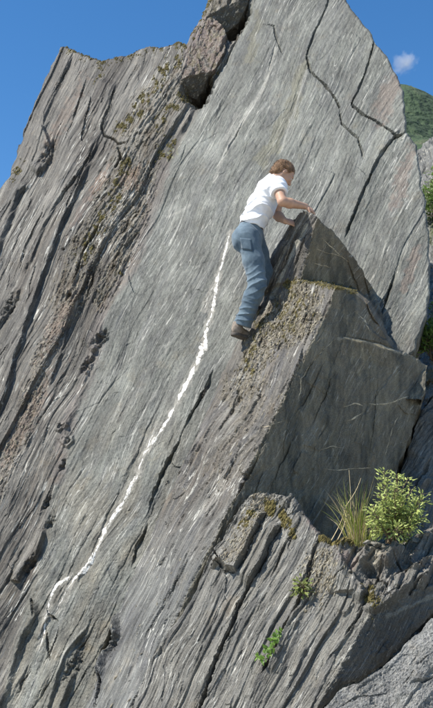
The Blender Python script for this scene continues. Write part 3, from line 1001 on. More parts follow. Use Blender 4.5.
for i, v in enumerate([
        [(339, 338, 1.2), (352, 341, 1.6), (371, 345, 1.2), (388, 350, 1.0), (402, 353, .6)],
        [(334, 341, .7), (326, 348, .4), (318, 356, .9), (305, 370, .6), (301, 384, .7), (300, 400, .3)],
        [(342, 406, .4), (355, 403, .7), (364, 406, .3)], [(368, 403, .4), (378, 405, .9), (390, 403, .6), (400, 400, 1.0), (410, 396, .4)],
        [(345, 421, .4), (354, 418, .7), (366, 410, .4)], [(324, 469, .4), (338, 470, .6), (352, 468, .4), (371, 467, .5)],
        [(262, 428, .3), (274, 424, .6), (285, 421, .3)], [(316, 249, .3), (326, 253, .5), (338, 256, .4), (349, 261, .3)],
        [(312, 262, .3), (322, 265, .4), (331, 268, .3)], [(322, 238, .3), (334, 250, .5), (343, 258, .3)],
        [(355, 312, .4), (364, 320, .8), (371, 334, .5)], [(384, 456, .3), (392, 430, .5), (398, 415, .3)], [(318, 452, .2), (330, 446, .4), (345, 448, .2)]]):
    vein_strip(v, 60 + i, spur, RS, np.array([.1, -.97, .1]), .55, CREAM)


# ------------------------------------------------------------------ the low ledge in front
def S3(px, py, dy): return at(px, py, float(spur_depth(np.array([[float(px)]]), np.array([[float(py)]]))[0, 0]) + dy)


LED = Plane.tri(S3(209, 556, -.05), S3(138, 690, -.05), S3(300, 545, -.80))
LED_TOP = Plane(at(330, 560, float(LED.Y(330, 560))), (.02, -.72, .69))
_e1 = at(367, 618, float(LED.Y(367, 618))); _e2 = at(327, 690, float(LED.Y(327, 690)))
LED_SH = Plane(_e1, np.cross(_e2 - _e1, np.array([.91, .41, .0])))
LEDGE_POLY = [(244, 498), (252, 493), (261, 491), (276, 493), (291, 494), (302, 508), (314, 527), (322, 535), (333, 541), (352, 541), (362, 548), (382, 550), (398, 547), (408, 540),
              (433, 529), (450, 524), (520, 520), (520, 596), (450, 604), (433, 611), (418, 627), (404, 641), (388, 658), (372, 672), (356, 680), (341, 684), (324, 704), (310, 730), (280, 800), (250, 860),
              (60, 860), (112, 752), (132, 708), (141, 685), (152, 658), (169, 632), (191, 599), (209, 555), (222, 538), (233, 516)]


def ledge_depth(px, py):
    a = LED.Y(px, py); b = LED_TOP.Y(px, py); c = LED_SH.Y(px, py)
    return np.maximum(np.maximum(a, b), np.where(py > 560, c, -9))


def ledge_shape(F):
    px, py = F.px, F.py
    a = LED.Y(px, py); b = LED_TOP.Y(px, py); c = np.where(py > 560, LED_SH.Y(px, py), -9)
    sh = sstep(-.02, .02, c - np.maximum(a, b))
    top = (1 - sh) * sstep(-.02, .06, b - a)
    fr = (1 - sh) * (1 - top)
    F.h += fr * (1.6 * F.an(30, 150, 1, 2) + F.plates(16, 170, 3.2, 2, .7) + F.plates(6, 100, 1.2, 3, .8) + F.plates(2.5, 44, .7, 4, .9) + .4 * F.an(1.8, 12, 5, 3))
    F.h += top * (2.0 * fbm(px / 26, py / 16, 6, 3, .5) + .7 * np.abs(fbm(px / 5, py / 4, 7, 3)) + F.plates(12, 40, 8, 8, 1.3) + F.plates(5, 22, 2.5, 9, 1.0))
    F.h += sh * (1.2 * fbm(px / 24, py / 24, 9, 3) + F.plates(10, 60, 1.3, 10, .7) + .6 * fbm(px / 5, py / 5, 11, 3))
    crown = sstep(520, 500, py) * fr
    F.h += crown * 2.5 * fbm(px / 7, py / 6, 12, 4, .6)
    edge = np.exp(-((c - np.maximum(a, b)) / .05) ** 2)
    F.h += edge * (1.1 * fbm(px / 7, py / 7, 13, 4, .6))
    # overlapping plates
    F.ledge([(268, 513), (253, 541), (243, 558), (236, 571), (226, 572), (221, 563), (214, 568), (209, 566)], 9, 12, -1, 2.5, .08)
    F.groove([(268, 512), (253, 541), (243, 560), (237, 571)], 1.8, 9, .08)
    F.groove([(237, 572), (227, 572), (221, 564), (211, 566)], 1.8, 8, .05)
    F.ledge([(284, 523), (276, 532), (271, 542), (263, 560), (255, 576), (244, 588)], 9, 10, -1, 2.2)
    F.groove([(284, 523), (272, 539), (260, 570), (246, 588), (240, 600)], 1.6, 8, .08)
    F.groove([(250, 582), (246, 590), (232, 626), (217, 659), (206, 693), (196, 716), (186, 740)], 2.0, 9, .06)
    F.ledge([(246, 590), (232, 626), (217, 659), (206, 693)], 4, 10, -1, 2)
    F.groove([(314, 560), (304, 588), (297, 604), (286, 626), (275, 651), (261, 676)], 1.8, 8, .1)
    F.ledge([(297, 604), (288, 622), (275, 651), (264, 672)], 5, 8, 1, 2)
    F.groove([(320, 534), (312, 556), (303, 585)], 1.5, 6)
    F.groove([(298, 520), (280, 556), (268, 586)], 1.2, 4)
    F.groove([(244, 500), (222, 540), (209, 560), (191, 602)], 1.4, 4)
    # right hand blocks under the shrub
    F.ledge([(336, 552), (346, 566), (356, 580), (366, 592), (358, 604)], 10, 18, -1, 3)
    F.pocket((372, 566), 9, 15, 8, 120)
    F.ledge([(356, 560), (372, 566), (388, 566), (398, 556), (408, 548)], 12, 16, 1, 5)
    F.groove([(357, 579), (367, 590), (380, 586), (404, 576), (433, 562)], 1.8, 8)
    F.ledge([(362, 592), (380, 586), (404, 575), (433, 560), (450, 552)], 8, 14, -1, 2.5)
    F.ledge([(360, 606), (376, 612), (388, 606), (404, 594), (433, 578)], 8, 10, 1, 3)
    F.groove([(404, 600), (415, 588), (433, 574)], 1.4, 6)
    F.groove([(392, 556), (400, 570), (404, 576)], 1.4, 6)
    F.groove([(341, 640), (352, 625), (366, 604)], 1.2, 4)
    rand_ledges(F, 45, (140, 520, 330, 720), 30, 120, 1.7, 61, 63, (3, 9))
    rand_ledges(F, 16, (330, 545, 440, 612), 12, 40, 3.5, 62, 40, (3, 9))
    rand_ledges(F, 14, (330, 620, 420, 690), 14, 40, 1.6, 63, 60, (3, 8))
    # colour
    col = np.ones(px.shape + (3,)) * np.array([.224, .210, .176])
    col = mixc(col, (.275, .262, .228), fr * sstep(.0, .5, F.an(8, 80, 20, 3)) * .55)
    col = mixc(col, (.148, .142, .130), fr * sstep(.1, .5, F.an(10, 120, 21, 3)) * .5)
    col = mixc(col, (.235, .205, .175), top * .5 * sstep(-.2, .3, fbm(px / 14, py / 14, 22, 3)))
    col = col * (1 + fr * (.28 * F.an(1.7, 70, 44, 2) + .12 * F.an(4, 120, 45, 2)))[..., None]
    rub = np.clip(F.blob((320, 575), 22, 32, 60, .5, 9, 23) + .8 * F.band([(262, 500), (246, 530), (232, 556)], 12, .5, 8, 24), 0, 1) * (1 - sh)
    col = mixc(col, (.245, .222, .178), rub * .6)
    pk = F.blob((312, 524), 4, 14, 120, .5, 5, 25) + F.blob((348, 560), 10, 12, 60, .5, 6, 28)
    col = mixc(col, (.27, .20, .18), np.clip(pk, 0, 1) * .5)
    sand = F.blob((376, 548), 6.5, 22, 92, .35, 6, 26)
    col = mixc(col, (.46, .42, .33), sand * .8)
    col = mixc(col, (.175, .165, .140), sh * .6)  # face turned from the sun: its shade deepened in the colour too
    pale = np.clip(F.band([(388, 617), (409, 607), (433, 596)], 2.0, .7, 5, 27) + F.band([(367, 616), (345, 640), (332, 668)], 1.6, .8, 5, 29) * .7 + F.band([(352, 605), (330, 640), (316, 668)], 1.0, .7, 5, 30) * .6, 0, 1)
    col = mixc(col, (.42, .40, .33), pale * .8)
    mn = sstep(-.1, .35, fbm(px / 6, py / 5, 31, 4, .65))
    moss = np.clip(F.blob((270, 507), 5, 11, 110, .5, 6, 32) + F.blob((284, 518), 4, 10, 100, .5, 6, 33) + .7 * F.blob((248, 520), 6, 14, 60, .6, 6, 34) * mn + .8 * F.blob((292, 529), 4, 9, 100, .5, 6, 37) * mn
                   + .9 * F.band([(320, 537), (333, 543), (350, 542)], 3, .6, 5, 35) + .7 * F.blob((372, 600), 6, 14, 110, .6, 6, 36) * mn, 0, 1)
    col = mixc(col, (.155, .125, .022), moss * .85)
    mask = np.stack([np.clip(1.0 * fr + .6 * top + .5 * sh - .4 * rub, .1, 1.2), np.clip(.08 + .25 * rub + .15 * top, 0, 1), moss], -1)
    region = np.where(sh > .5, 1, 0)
    F.rub = rub; F.moss = moss
    return col, mask, region


ledge = empty('rock_ledge', tuple(at(300, 700, float(LED.Y(300, 700)))))
tag(ledge, 'low striped rock ledge with mossy broken top that the shrub grows on', 'rock')
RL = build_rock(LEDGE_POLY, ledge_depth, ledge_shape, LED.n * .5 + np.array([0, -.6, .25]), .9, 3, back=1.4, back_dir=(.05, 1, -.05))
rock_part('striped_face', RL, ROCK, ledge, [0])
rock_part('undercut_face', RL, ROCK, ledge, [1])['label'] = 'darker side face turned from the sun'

# ------------------------------------------------------------------ slab at the foot, pale and speckled
_f = float(LED.Y(345, 690))
FOOT = Plane(at(345, 690, _f - .30), (-.28, -.74, .62))
FOOT_POLY = [(322, 708), (342, 686), (357, 682), (373, 674), (389, 660), (405, 643), (419, 629), (434, 613), (452, 603), (540, 590), (560, 860), (255, 860), (290, 770)]


def foot_shape(F):
    px, py = F.px, F.py
    F.h += 2.2 * fbm(px / 30, py / 24, 1, 3, .5) + .7 * np.abs(fbm(px / 4, py / 3.5, 2, 3)) + F.plates(14, 60, 1.8, 3, .8) + .55 * fbm(px / 2.2, py / 2.2, 4, 2)
    F.ledge([(440, 655), (433, 661), (418, 675), (407, 689), (392, 700)], 8, 16, 1, 4)
    F.groove([(440, 650), (430, 656), (412, 674), (398, 688)], 1.5, 5)
    F.groove([(408, 690), (424, 686), (440, 678)], 1.4, 5)
    F.groove([(335, 708), (352, 700), (372, 696), (392, 690)], 1.2, 4)
    rand_ledges(F, 12, (330, 640, 440, 720), 12, 50, 1.5, 71, 42, (3, 8))
    col = np.ones(px.shape + (3,)) * np.array([.33, .325, .30])
    col = mixc(col, (.20, .20, .19), sstep(.0, .5, fbm(px / 9, py / 7, 5, 4)) * .7)
    col = mixc(col, (.42, .40, .36), sstep(.15, .5, F.an(5, 16, 6, 4)) * .5)
    mask = np.stack([px * 0 + .45, px * 0 + .35, px * 0], -1)
    return col, mask, np.zeros(px.shape, int)


RF = build_rock(FOOT_POLY, FOOT.Y, foot_shape, FOOT.n, 1.0, 4, fol=45, back=1.2, back_dir=(0, .8, -.6))
foot = rock_part('rock_slab', RF, ROCK, None)
tag(foot, 'pale speckled rock slab lying at the foot of the ledge', 'rock')

# ------------------------------------------------------------------ grey slab wedged behind the spur
_b = float(spur_depth(np.array([[410.]]), np.array([[434.]]))[0, 0])
WEDGE = Plane(at(412, 450, _b + .25), (-.35, -.78, .5))
WEDGE_POLY = [(399, 470), (408, 444), (418, 420), (426, 404), (436, 392), (452, 384), (500, 392), (520, 470), (520, 620), (380, 620), (386, 520)]


def wedge_shape(F):
    px, py = F.px, F.py
    F.h += 2 * fbm(px / 20, py / 30, 1, 3) + F.plates(14, 70, 4, 2, .7) + F.plates(5, 40, 1.6, 3, .8) + .7 * F.an(2.4, 12, 4, 3)
    F.groove([(433, 452), (424, 474), (412, 500)], 1.6, 7)
    F.ledge([(433, 478), (424, 490), (416, 506), (408, 520)], 7, 9, -1, 2)
    F.ledge([(424, 404), (416, 430), (406, 456)], 5, 7, 1, 2)
    col = np.ones(px.shape + (3,)) * np.array([.235, .222, .190])
    col = col * (1 + .25 * F.an(8, 50, 5, 3))[..., None]
    col = mixc(col, (.20, .14, .05), sstep(404, 388, py) * .7)
    return col, np.stack([px * 0 + .7, px * 0 + .25, px * 0], -1), np.zeros(px.shape, int)


RW = build_rock(WEDGE_POLY, WEDGE.Y, wedge_shape, WEDGE.n, .9, 5, back=.9)
wedge = rock_part('rock_slab', RW, ROCK, None)
tag(wedge, 'narrow grey slab wedged behind the spur, above the shrub', 'rock')


# ------------------------------------------------------------------ overhanging blocks high in the gully
def overhang(poly, edge, tip, out, seed, tint, label):
    """edge: lower rim of the front face; tip: where the underside meets the cliff"""
    front = Plane(P3(*edge[0], -out), CLIFF_N + np.array([.04, 0, .02]))
    e0, e1 = [at(x, y, float(front.Y(x, y))) for x, y in (edge[0], edge[1])]
    under = Plane.tri(e0, e1, P3(*tip, .34))

    def depth(px, py): return np.maximum(front.Y(px, py), under.Y(px, py))

    def shape(F):
        px, py = F.px, F.py
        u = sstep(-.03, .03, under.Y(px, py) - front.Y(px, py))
        F.h += (1 - u) * (3.2 * fbm(px / 11, py / 11, seed, 4, .62) + F.plates(8, 20, 4.5, seed, .9)) + u * 2.0 * fbm(px / 7, py / 8, seed + 2, 4, .6)
        col = np.ones(px.shape + (3,)) * np.asarray(tint)
        col = mixc(col, (.20, .185, .15), sstep(0, .4, fbm(px / 8, py / 8, seed + 4, 4)) * .6)
        col = mixc(col, (.14, .115, .045), sstep(.15, .5, fbm(px / 6, py / 6, seed + 6, 4, .65)) * .75)
        col = mixc(col, (.10, .090, .068), u * .8)  # shade of the underside painted into the colour
        return col, np.stack([px * 0 + .2, px * 0 + .5, px * 0], -1), np.zeros(px.shape, int)
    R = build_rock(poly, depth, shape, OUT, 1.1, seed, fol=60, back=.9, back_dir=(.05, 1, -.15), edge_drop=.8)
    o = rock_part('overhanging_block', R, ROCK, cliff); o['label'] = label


overhang([(187, 49), (191, 38), (202, 23), (210, 12), (222, 26), (226, 34), (224, 52), (214, 68), (208, 76), (203, 90), (197, 100), (190, 96), (180, 85), (181, 77), (187, 67)],
         [(181, 78), (210, 71)], (194, 104), .15, 8, (.215, .155, .118), 'pinkish block with a shaded underside')
overhang([(205, 16), (207, 8), (212, -6), (222, -28), (240, -54), (258, -60), (256, -20), (249, 1), (244, 14), (235, 26), (225, 33), (216, 24)],
         [(209, 15), (250, -8)], (230, 38), .15, 12, (.19, .16, .115), 'mossy block at the top with a shaded underside')
# ------------------------------------------------------------------ far hillside, scree and cloud
def hill_mat():
    m, nt, b = node_mat('scrub')
    N, L = nt.nodes, nt.links
    g = N.new('ShaderNodeNewGeometry')
    n = N.new('ShaderNodeTexNoise'); n.inputs['Scale'].default_value = .13; n.inputs['Detail'].default_value = 8; n.inputs['Roughness'].default_value = .68
    L.new(g.outputs['Position'], n.inputs['Vector'])
    r = N.new('ShaderNodeValToRGB'); e = r.color_ramp.elements
    e[0].position = .36; e[0].color = (.020, .040, .018, 1)
    e[1].position = .52; e[1].color = (.045, .075, .032, 1)
    x = e.new(.63); x.color = (.080, .095, .048, 1)
    x = e.new(.74); x.color = (.155, .145, .095, 1)
    L.new(n.outputs[0], r.inputs[0]); L.new(r.outputs[0], b.inputs['Base Color'])
    b.inputs['Roughness'].default_value = .95
    n2 = N.new('ShaderNodeTexNoise'); n2.inputs['Scale'].default_value = .35; n2.inputs['Detail'].default_value = 6
    L.new(g.outputs['Position'], n2.inputs['Vector'])
    bp = N.new('ShaderNodeBump'); bp.inputs['Distance'].default_value = 3.0; L.new(n2.outputs[0], bp.inputs['Height'])
    L.new(bp.outputs[0], b.inputs['Normal'])
    return m


def build_hill():
    xs = np.linspace(-60, 620, 190); ys = np.linspace(70, 640, 150)
    X, Y = np.meshgrid(xs, ys)
    # a long spur of the mountain rising to the right and back
    u = (Y - 70) / 300
    ridge = 171 * sstep(0, 1, u) * sstep(-130, 50, X - .12 * (Y - 370)) * (1 + .12 * fbm(X / 120, Y / 120, 2, 3)) - 60 * sstep(400, 640, Y)
    Z = ridge + 9 * fbm(X / 45, Y / 45, 5, 4) * sstep(0, .4, u) + 2.2 * fbm(X / 9, Y / 9, 8, 3) * sstep(0, .3, u) - 2
    idx = np.arange(X.size).reshape(X.shape)
    q = np.stack([idx[:-1, :-1], idx[:-1, 1:], idx[1:, 1:], idx[1:, :-1]], -1).reshape(-1, 4)
    h = mesh_obj('hillside', np.stack([X, Y, Z], -1).reshape(-1, 3), q, hill_mat())
    tag(h, kind='structure')


build_hill()

# broken rock slope between the cliff and the hill
BACK = Plane(at(430, 250, 16.0), (-.42, -.6, .68))
BACK_POLY = [(409, 158), (418, 148), (426, 140), (434, 134), (452, 126), (500, 110), (640, 96), (640, 660), (380, 660), (392, 420), (404, 300), (402, 200)]


def back_shape(F):
    px, py = F.px, F.py
    F.h += 5 * fbm(px / 30, py / 26, 1, 4, .55) + F.plates(24, 60, 12, 2, .9) + F.plates(9, 26, 5, 3, .9) + 2.4 * fbm(px / 4, py / 4, 4, 3, .6)
    rand_ledges(F, 24, (405, 140, 470, 420), 16, 60, 7, 81, 60, (3, 9))
    col = np.ones(px.shape + (3,)) * np.array([.23, .225, .20])
    col = col * (1 + .35 * fbm(px / 7, py / 8, 5, 4))[..., None]
    green = np.clip(F.band([(436, 178), (428, 190), (424, 202)], 4, .6, 5, 6) + F.blob((432, 205), 5, 9, 60, .5, 5, 7) + F.blob((434, 232), 5, 14, 80, .6, 5, 8), 0, 1)
    col = mixc(col, (.10, .12, .035), green * .85)
    col = mixc(col, (.22, .15, .045), F.blob((431, 376), 7, 14, 80, .6, 5, 9) * .8)
    return col, np.stack([px * 0 + .3, px * 0 + .6, green], -1), np.zeros(px.shape, int)


RB = build_rock(BACK_POLY, BACK.Y, back_shape, BACK.n, 1.4, 6, back=4.0, back_dir=(.1, 1, -.4))
bo = rock_part('rock_outcrop', RB, ROCK, None)
tag(bo, 'pale broken rock outcrop with bushes beyond the tall cliff', 'rock')


def build_cloud():
    c = at(405.5, 62, 1500.0)
    me = bpy.data.meshes.new('cloud'); bm = bmesh.new()
    bmesh.ops.create_icosphere(bm, subdivisions=4, radius=1.0)
    for v in bm.verts:
        n = fbm(np.array(v.co.x * 2 + 4), np.array(v.co.y * 2 + v.co.z * 1.7), 3, 3)
        v.co *= 1 + .18 * float(n)
    bm.to_mesh(me); bm.free()
    o = bpy.data.objects.new('cloud', me); COL.objects.link(o)
    o.location = c; o.scale = (34, 30, 36); o.rotation_euler = (0, math.radians(28), 0)
    m = bpy.data.materials.new('vapour'); m.use_nodes = True
    nt = m.node_tree; N, L = nt.nodes, nt.links
    N.remove(N['Principled BSDF']); out = [x for x in N if x.type == 'OUTPUT_MATERIAL'][0]
    pv = N.new('ShaderNodeVolumePrincipled'); pv.inputs['Color'].default_value = (.98, .98, 1, 1); pv.inputs['Anisotropy'].default_value = .2
    tc = N.new('ShaderNodeTexCoord')
    n = N.new('ShaderNodeTexNoise'); n.inputs['Scale'].default_value = 1.5; n.inputs['Detail'].default_value = 6; n.inputs['Roughness'].default_value = .62; n.inputs['Distortion'].default_value = .4
    L.new(tc.outputs['Object'], n.inputs['Vector'])
    ln = N.new('ShaderNodeVectorMath'); ln.operation = 'LENGTH'; L.new(tc.outputs['Object'], ln.inputs[0])
    fall = N.new('ShaderNodeMapRange'); fall.inputs[1].default_value = .1; fall.inputs[2].default_value = 1.0; fall.inputs[3].default_value = .30; fall.inputs[4].default_value = -.25
    L.new(ln.outputs['Value'], fall.inputs[0])
    ad = N.new('ShaderNodeMath'); ad.operation = 'ADD'; L.new(n.outputs[0], ad.inputs[0]); L.new(fall.outputs[0], ad.inputs[1])
    mr = N.new('ShaderNodeMapRange'); mr.inputs[1].default_value = .52; mr.inputs[2].default_value = .95; mr.inputs[3].default_value = 0; mr.inputs[4].default_value = .06
    L.new(ad.outputs[0], mr.inputs[0]); L.new(mr.outputs[0], pv.inputs['Density'])
    L.new(pv.outputs[0], out.inputs['Volume'])
    me.materials.append(m)
    tag(o, 'small wispy white cloud above the green hillside', 'cloud')


build_cloud()
# ------------------------------------------------------------------ the climber, shaped as smooth distance fields
def n3(P, f, seed=0):
    x, y, z = P[..., 0] * f, P[..., 1] * f, P[..., 2] * f
    return (perlin(x + .63 * z, y - .41 * z, seed) + perlin(z + .5 * y, x - .3 * y, seed + 3)) * .6


class SDF:
    def __init__(self, lo, hi, vox):
        self.lo = np.asarray(lo, float); self.v = vox
        self.n = np.ceil((np.asarray(hi) - self.lo) / vox).astype(int) + 1
        self.d = np.full(tuple(self.n), 1.0)

    def _sub(self, lo, hi):
        a = np.clip(np.floor((np.asarray(lo) - self.lo) / self.v).astype(int), 0, self.n - 1)
        b = np.clip(np.ceil((np.asarray(hi) - self.lo) / self.v).astype(int) + 1, 1, self.n)
        sl = tuple(slice(p, q) for p, q in zip(a, b))
        g = np.stack(np.meshgrid(*[self.lo[i] + self.v * np.arange(a[i], b[i]) for i in range(3)], indexing='ij'), -1)
        return sl, g

    def _merge(self, sl, d, k):
        o = self.d[sl]
        if k <= 0: self.d[sl] = np.minimum(o, d); return
        h = np.maximum(k - np.abs(o - d), 0) / k
        self.d[sl] = np.minimum(o, d) - h * h * k * .25

    def cone(self, a, b, ra, rb, k=.02, pad=.05):
        a = np.asarray(a, float); b = np.asarray(b, float)
        r = max(ra, rb) + pad
        sl, g = self._sub(np.minimum(a, b) - r, np.maximum(a, b) + r)
        ab = b - a; t = np.clip(((g - a) @ ab) / (ab @ ab), 0, 1)
        d = np.linalg.norm(g - a - t[..., None] * ab, axis=-1) - (ra + (rb - ra) * t)
        self._merge(sl, d, k); return self

    def chain(self, pts, rs, k=.02):
        for i in range(len(pts) - 1): self.cone(pts[i], pts[i + 1], rs[i], rs[i + 1], k)
        return self

    def ell(self, c, ax, r, k=.02, pad=.05):
        """ellipsoid with axes ax (3 unit rows) and radii r"""
        c = np.asarray(c, float); ax = np.asarray(ax, float); r = np.asarray(r, float)
        R = r.max() + pad
        sl, g = self._sub(c - R, c + R)
        q = (g - c) @ ax.T
        k0 = np.linalg.norm(q / r, axis=-1); k1 = np.linalg.norm(q / (r * r), axis=-1) + 1e-9
        self._merge(sl, k0 * (k0 - 1) / k1, k); return self

    def tube(self, pts, rw, rt, W, k=.03, pad=.06):
        """elliptic tube through pts, rw across (direction W) and rt through"""
        pts = np.asarray(pts, float)
        R = max(max(rw), max(rt)) + pad
        sl, g = self._sub(pts.min(0) - R, pts.max(0) + R)
        best = np.full(g.shape[:-1], 9.0)
        for i in range(len(pts) - 1):
            a, b = pts[i], pts[i + 1]; ab = b - a
            t = np.clip(((g - a) @ ab) / (ab @ ab), 0, 1)
            v = g - a - t[..., None] * ab
            T = np.cross(ab / np.linalg.norm(ab), W); T /= np.linalg.norm(T)
            Z = np.cross(W, T)
            rw_ = rw[i] + (rw[i + 1] - rw[i]) * t; rt_ = rt[i] + (rt[i + 1] - rt[i]) * t
            m = np.minimum(rw_, rt_)
            d = (np.sqrt((v @ W / rw_) ** 2 + (v @ T / rt_) ** 2 + (v @ Z / m) ** 2) - 1) * m
            h = np.maximum(.03 - np.abs(best - d), 0) / .03
            best = np.minimum(best, d) - h * h * .0075
        self._merge(sl, best, k); return self

    def grid(self):
        return np.stack(np.meshgrid(*[self.lo[i] + self.v * np.arange(self.n[i]) for i in range(3)], indexing='ij'), -1)

    def cut(self, p, n, r=.0):
        """remove what lies beyond the plane"""
        n = np.asarray(n, float); n = n / np.linalg.norm(n)
        d = (self.grid() - np.asarray(p)) @ n
        self.d = np.maximum(self.d, d); return self

    def cut_local(self, p, n, c, rad):
        n = np.asarray(n, float); n = n / np.linalg.norm(n)
        sl, g = self._sub(np.asarray(c) - rad, np.asarray(c) + rad)
        d = (g - np.asarray(p)) @ n
        inside = np.linalg.norm(g - np.asarray(c), axis=-1) < rad
        self.d[sl] = np.where(inside, np.maximum(self.d[sl], d), self.d[sl]); return self

    def carve(self, c, r, k=.01):
        c = np.asarray(c, float); sl, g = self._sub(c - r - .03, c + r + .03)
        d = -(np.linalg.norm(g - c, axis=-1) - r)
        o = self.d[sl]; h = np.maximum(k - np.abs(o - d), 0) / k
        self.d[sl] = np.maximum(o, d) + h * h * k * .25; return self

    def mesh(self):
        """naive surface nets"""
        d = self.d; s = d < 0
        nx, ny, nz = d.shape
        acc = np.zeros((nx - 1, ny - 1, nz - 1, 3)); cnt = np.zeros((nx - 1, ny - 1, nz - 1))
        I, J, K = np.meshgrid(np.arange(nx - 1), np.arange(ny - 1), np.arange(nz - 1), indexing='ij')
        cor = [(i, j, k) for i in (0, 1) for j in (0, 1) for k in (0, 1)]
        def val(c): return d[c[0]:nx - 1 + c[0], c[1]:ny - 1 + c[1], c[2]:nz - 1 + c[2]]
        for p in cor:
            for ax in range(3):
                if p[ax]: continue
                q = list(p); q[ax] = 1
                a, b = val(p), val(q)
                m = (a < 0) != (b < 0)
                if not m.any(): continue
                t = a[m] / (a[m] - b[m])
                o = np.array(p, float)[None, :] + t[:, None] * np.eye(3)[ax]
                acc[m] += o; cnt[m] += 1
        act = cnt > 0
        idx = np.full(act.shape, -1); idx[act] = np.arange(act.sum())
        base = np.stack([I[act], J[act], K[act]], -1)
        V = self.lo + self.v * (base + acc[act] / cnt[act][:, None])
        faces = []
        for ax in range(3):
            o1, o2 = (ax + 1) % 3, (ax + 2) % 3
            sl0 = [slice(None)] * 3; sl1 = [slice(None)] * 3
            sl0[ax] = slice(0, -1); sl1[ax] = slice(1, None)
            a, b = s[tuple(sl0)], s[tuple(sl1)]
            m = a != b
            e = np.argwhere(m)
            ok = (e[:, o1] > 0) & (e[:, o2] > 0) & (e[:, o1] < d.shape[o1] - 1) & (e[:, o2] < d.shape[o2] - 1)
            e = e[ok]; flip = a[tuple(e.T)]
            def cell(da, db):
                c = e.copy(); c[:, o1] -= da; c[:, o2] -= db
                return idx[tuple(c.T)]
            f = np.stack([cell(1, 1), cell(0, 1), cell(0, 0), cell(1, 0)], -1)
            f[~flip] = f[~flip][:, ::-1]
            faces.append(f)
        f = np.vstack(faces)
        return V, f[(f >= 0).all(1)]


def smooth_mesh(V, f, it=2, lam=.45):
    e = np.concatenate([f[:, [0, 1]], f[:, [1, 2]], f[:, [2, 3]], f[:, [3, 0]]])
    for _ in range(it):
        acc = np.zeros_like(V); c = np.zeros(len(V))
        np.add.at(acc, e[:, 0], V[e[:, 1]]); np.add.at(c, e[:, 0], 1)
        V = V + lam * (acc / np.maximum(c, 1)[:, None] - V)
    return V


def unit(v):
    v = np.asarray(v, float); return v / np.linalg.norm(v)


def fabric_mat(name, c0, c1, scale, weave, rough=.9, sheen=.2, fold=.004):
    m, nt, b = node_mat(name)
    N, L = nt.nodes, nt.links
    g = N.new('ShaderNodeNewGeometry')
    n = N.new('ShaderNodeTexNoise'); n.inputs['Scale'].default_value = scale; n.inputs['Detail'].default_value = 6; n.inputs['Roughness'].default_value = .65
    L.new(g.outputs['Position'], n.inputs['Vector'])
    r = N.new('ShaderNodeValToRGB'); e = r.color_ramp.elements
    e[0].position = .33; e[0].color = c0 + (1,); e[1].position = .68; e[1].color = c1 + (1,)
    L.new(n.outputs[0], r.inputs[0]); L.new(r.outputs[0], b.inputs['Base Color'])
    b.inputs['Roughness'].default_value = rough; b.inputs['Specular IOR Level'].default_value = .15
    b.inputs['Sheen Weight'].default_value = sheen
    n2 = N.new('ShaderNodeTexNoise'); n2.inputs['Scale'].default_value = weave; n2.inputs['Detail'].default_value = 3
    L.new(g.outputs['Position'], n2.inputs['Vector'])
    bp = N.new('ShaderNodeBump'); bp.inputs['Distance'].default_value = fold; bp.inputs['Strength'].default_value = .5
    L.new(n2.outputs[0], bp.inputs['Height']); L.new(bp.outputs[0], b.inputs['Normal'])
    return m


def leaf_mat(name, dark, light, trans=.35, rough=.5):
    m, nt, b = node_mat(name)
    N, L = nt.nodes, nt.links
    at_ = N.new('ShaderNodeAttribute'); at_.attribute_name = 'shade'
    r = N.new('ShaderNodeValToRGB'); e = r.color_ramp.elements
    e[0].position = 0; e[0].color = dark + (1,); e[1].position = 1; e[1].color = light + (1,)
    L.new(at_.outputs['Fac'], r.inputs[0]); L.new(r.outputs[0], b.inputs['Base Color'])
    b.inputs['Roughness'].default_value = rough; b.inputs['Specular IOR Level'].default_value = .35
    t = N.new('ShaderNodeBsdfTranslucent'); mx = N.new('ShaderNodeMixShader'); mx.inputs[0].default_value = trans
    L.new(r.outputs[0], t.inputs[0])
    out = [x for x in N if x.type == 'OUTPUT_MATERIAL'][0]
    L.new(b.outputs[0], mx.inputs[1]); L.new(t.outputs[0], mx.inputs[2]); L.new(mx.outputs[0], out.inputs[0])
    return m


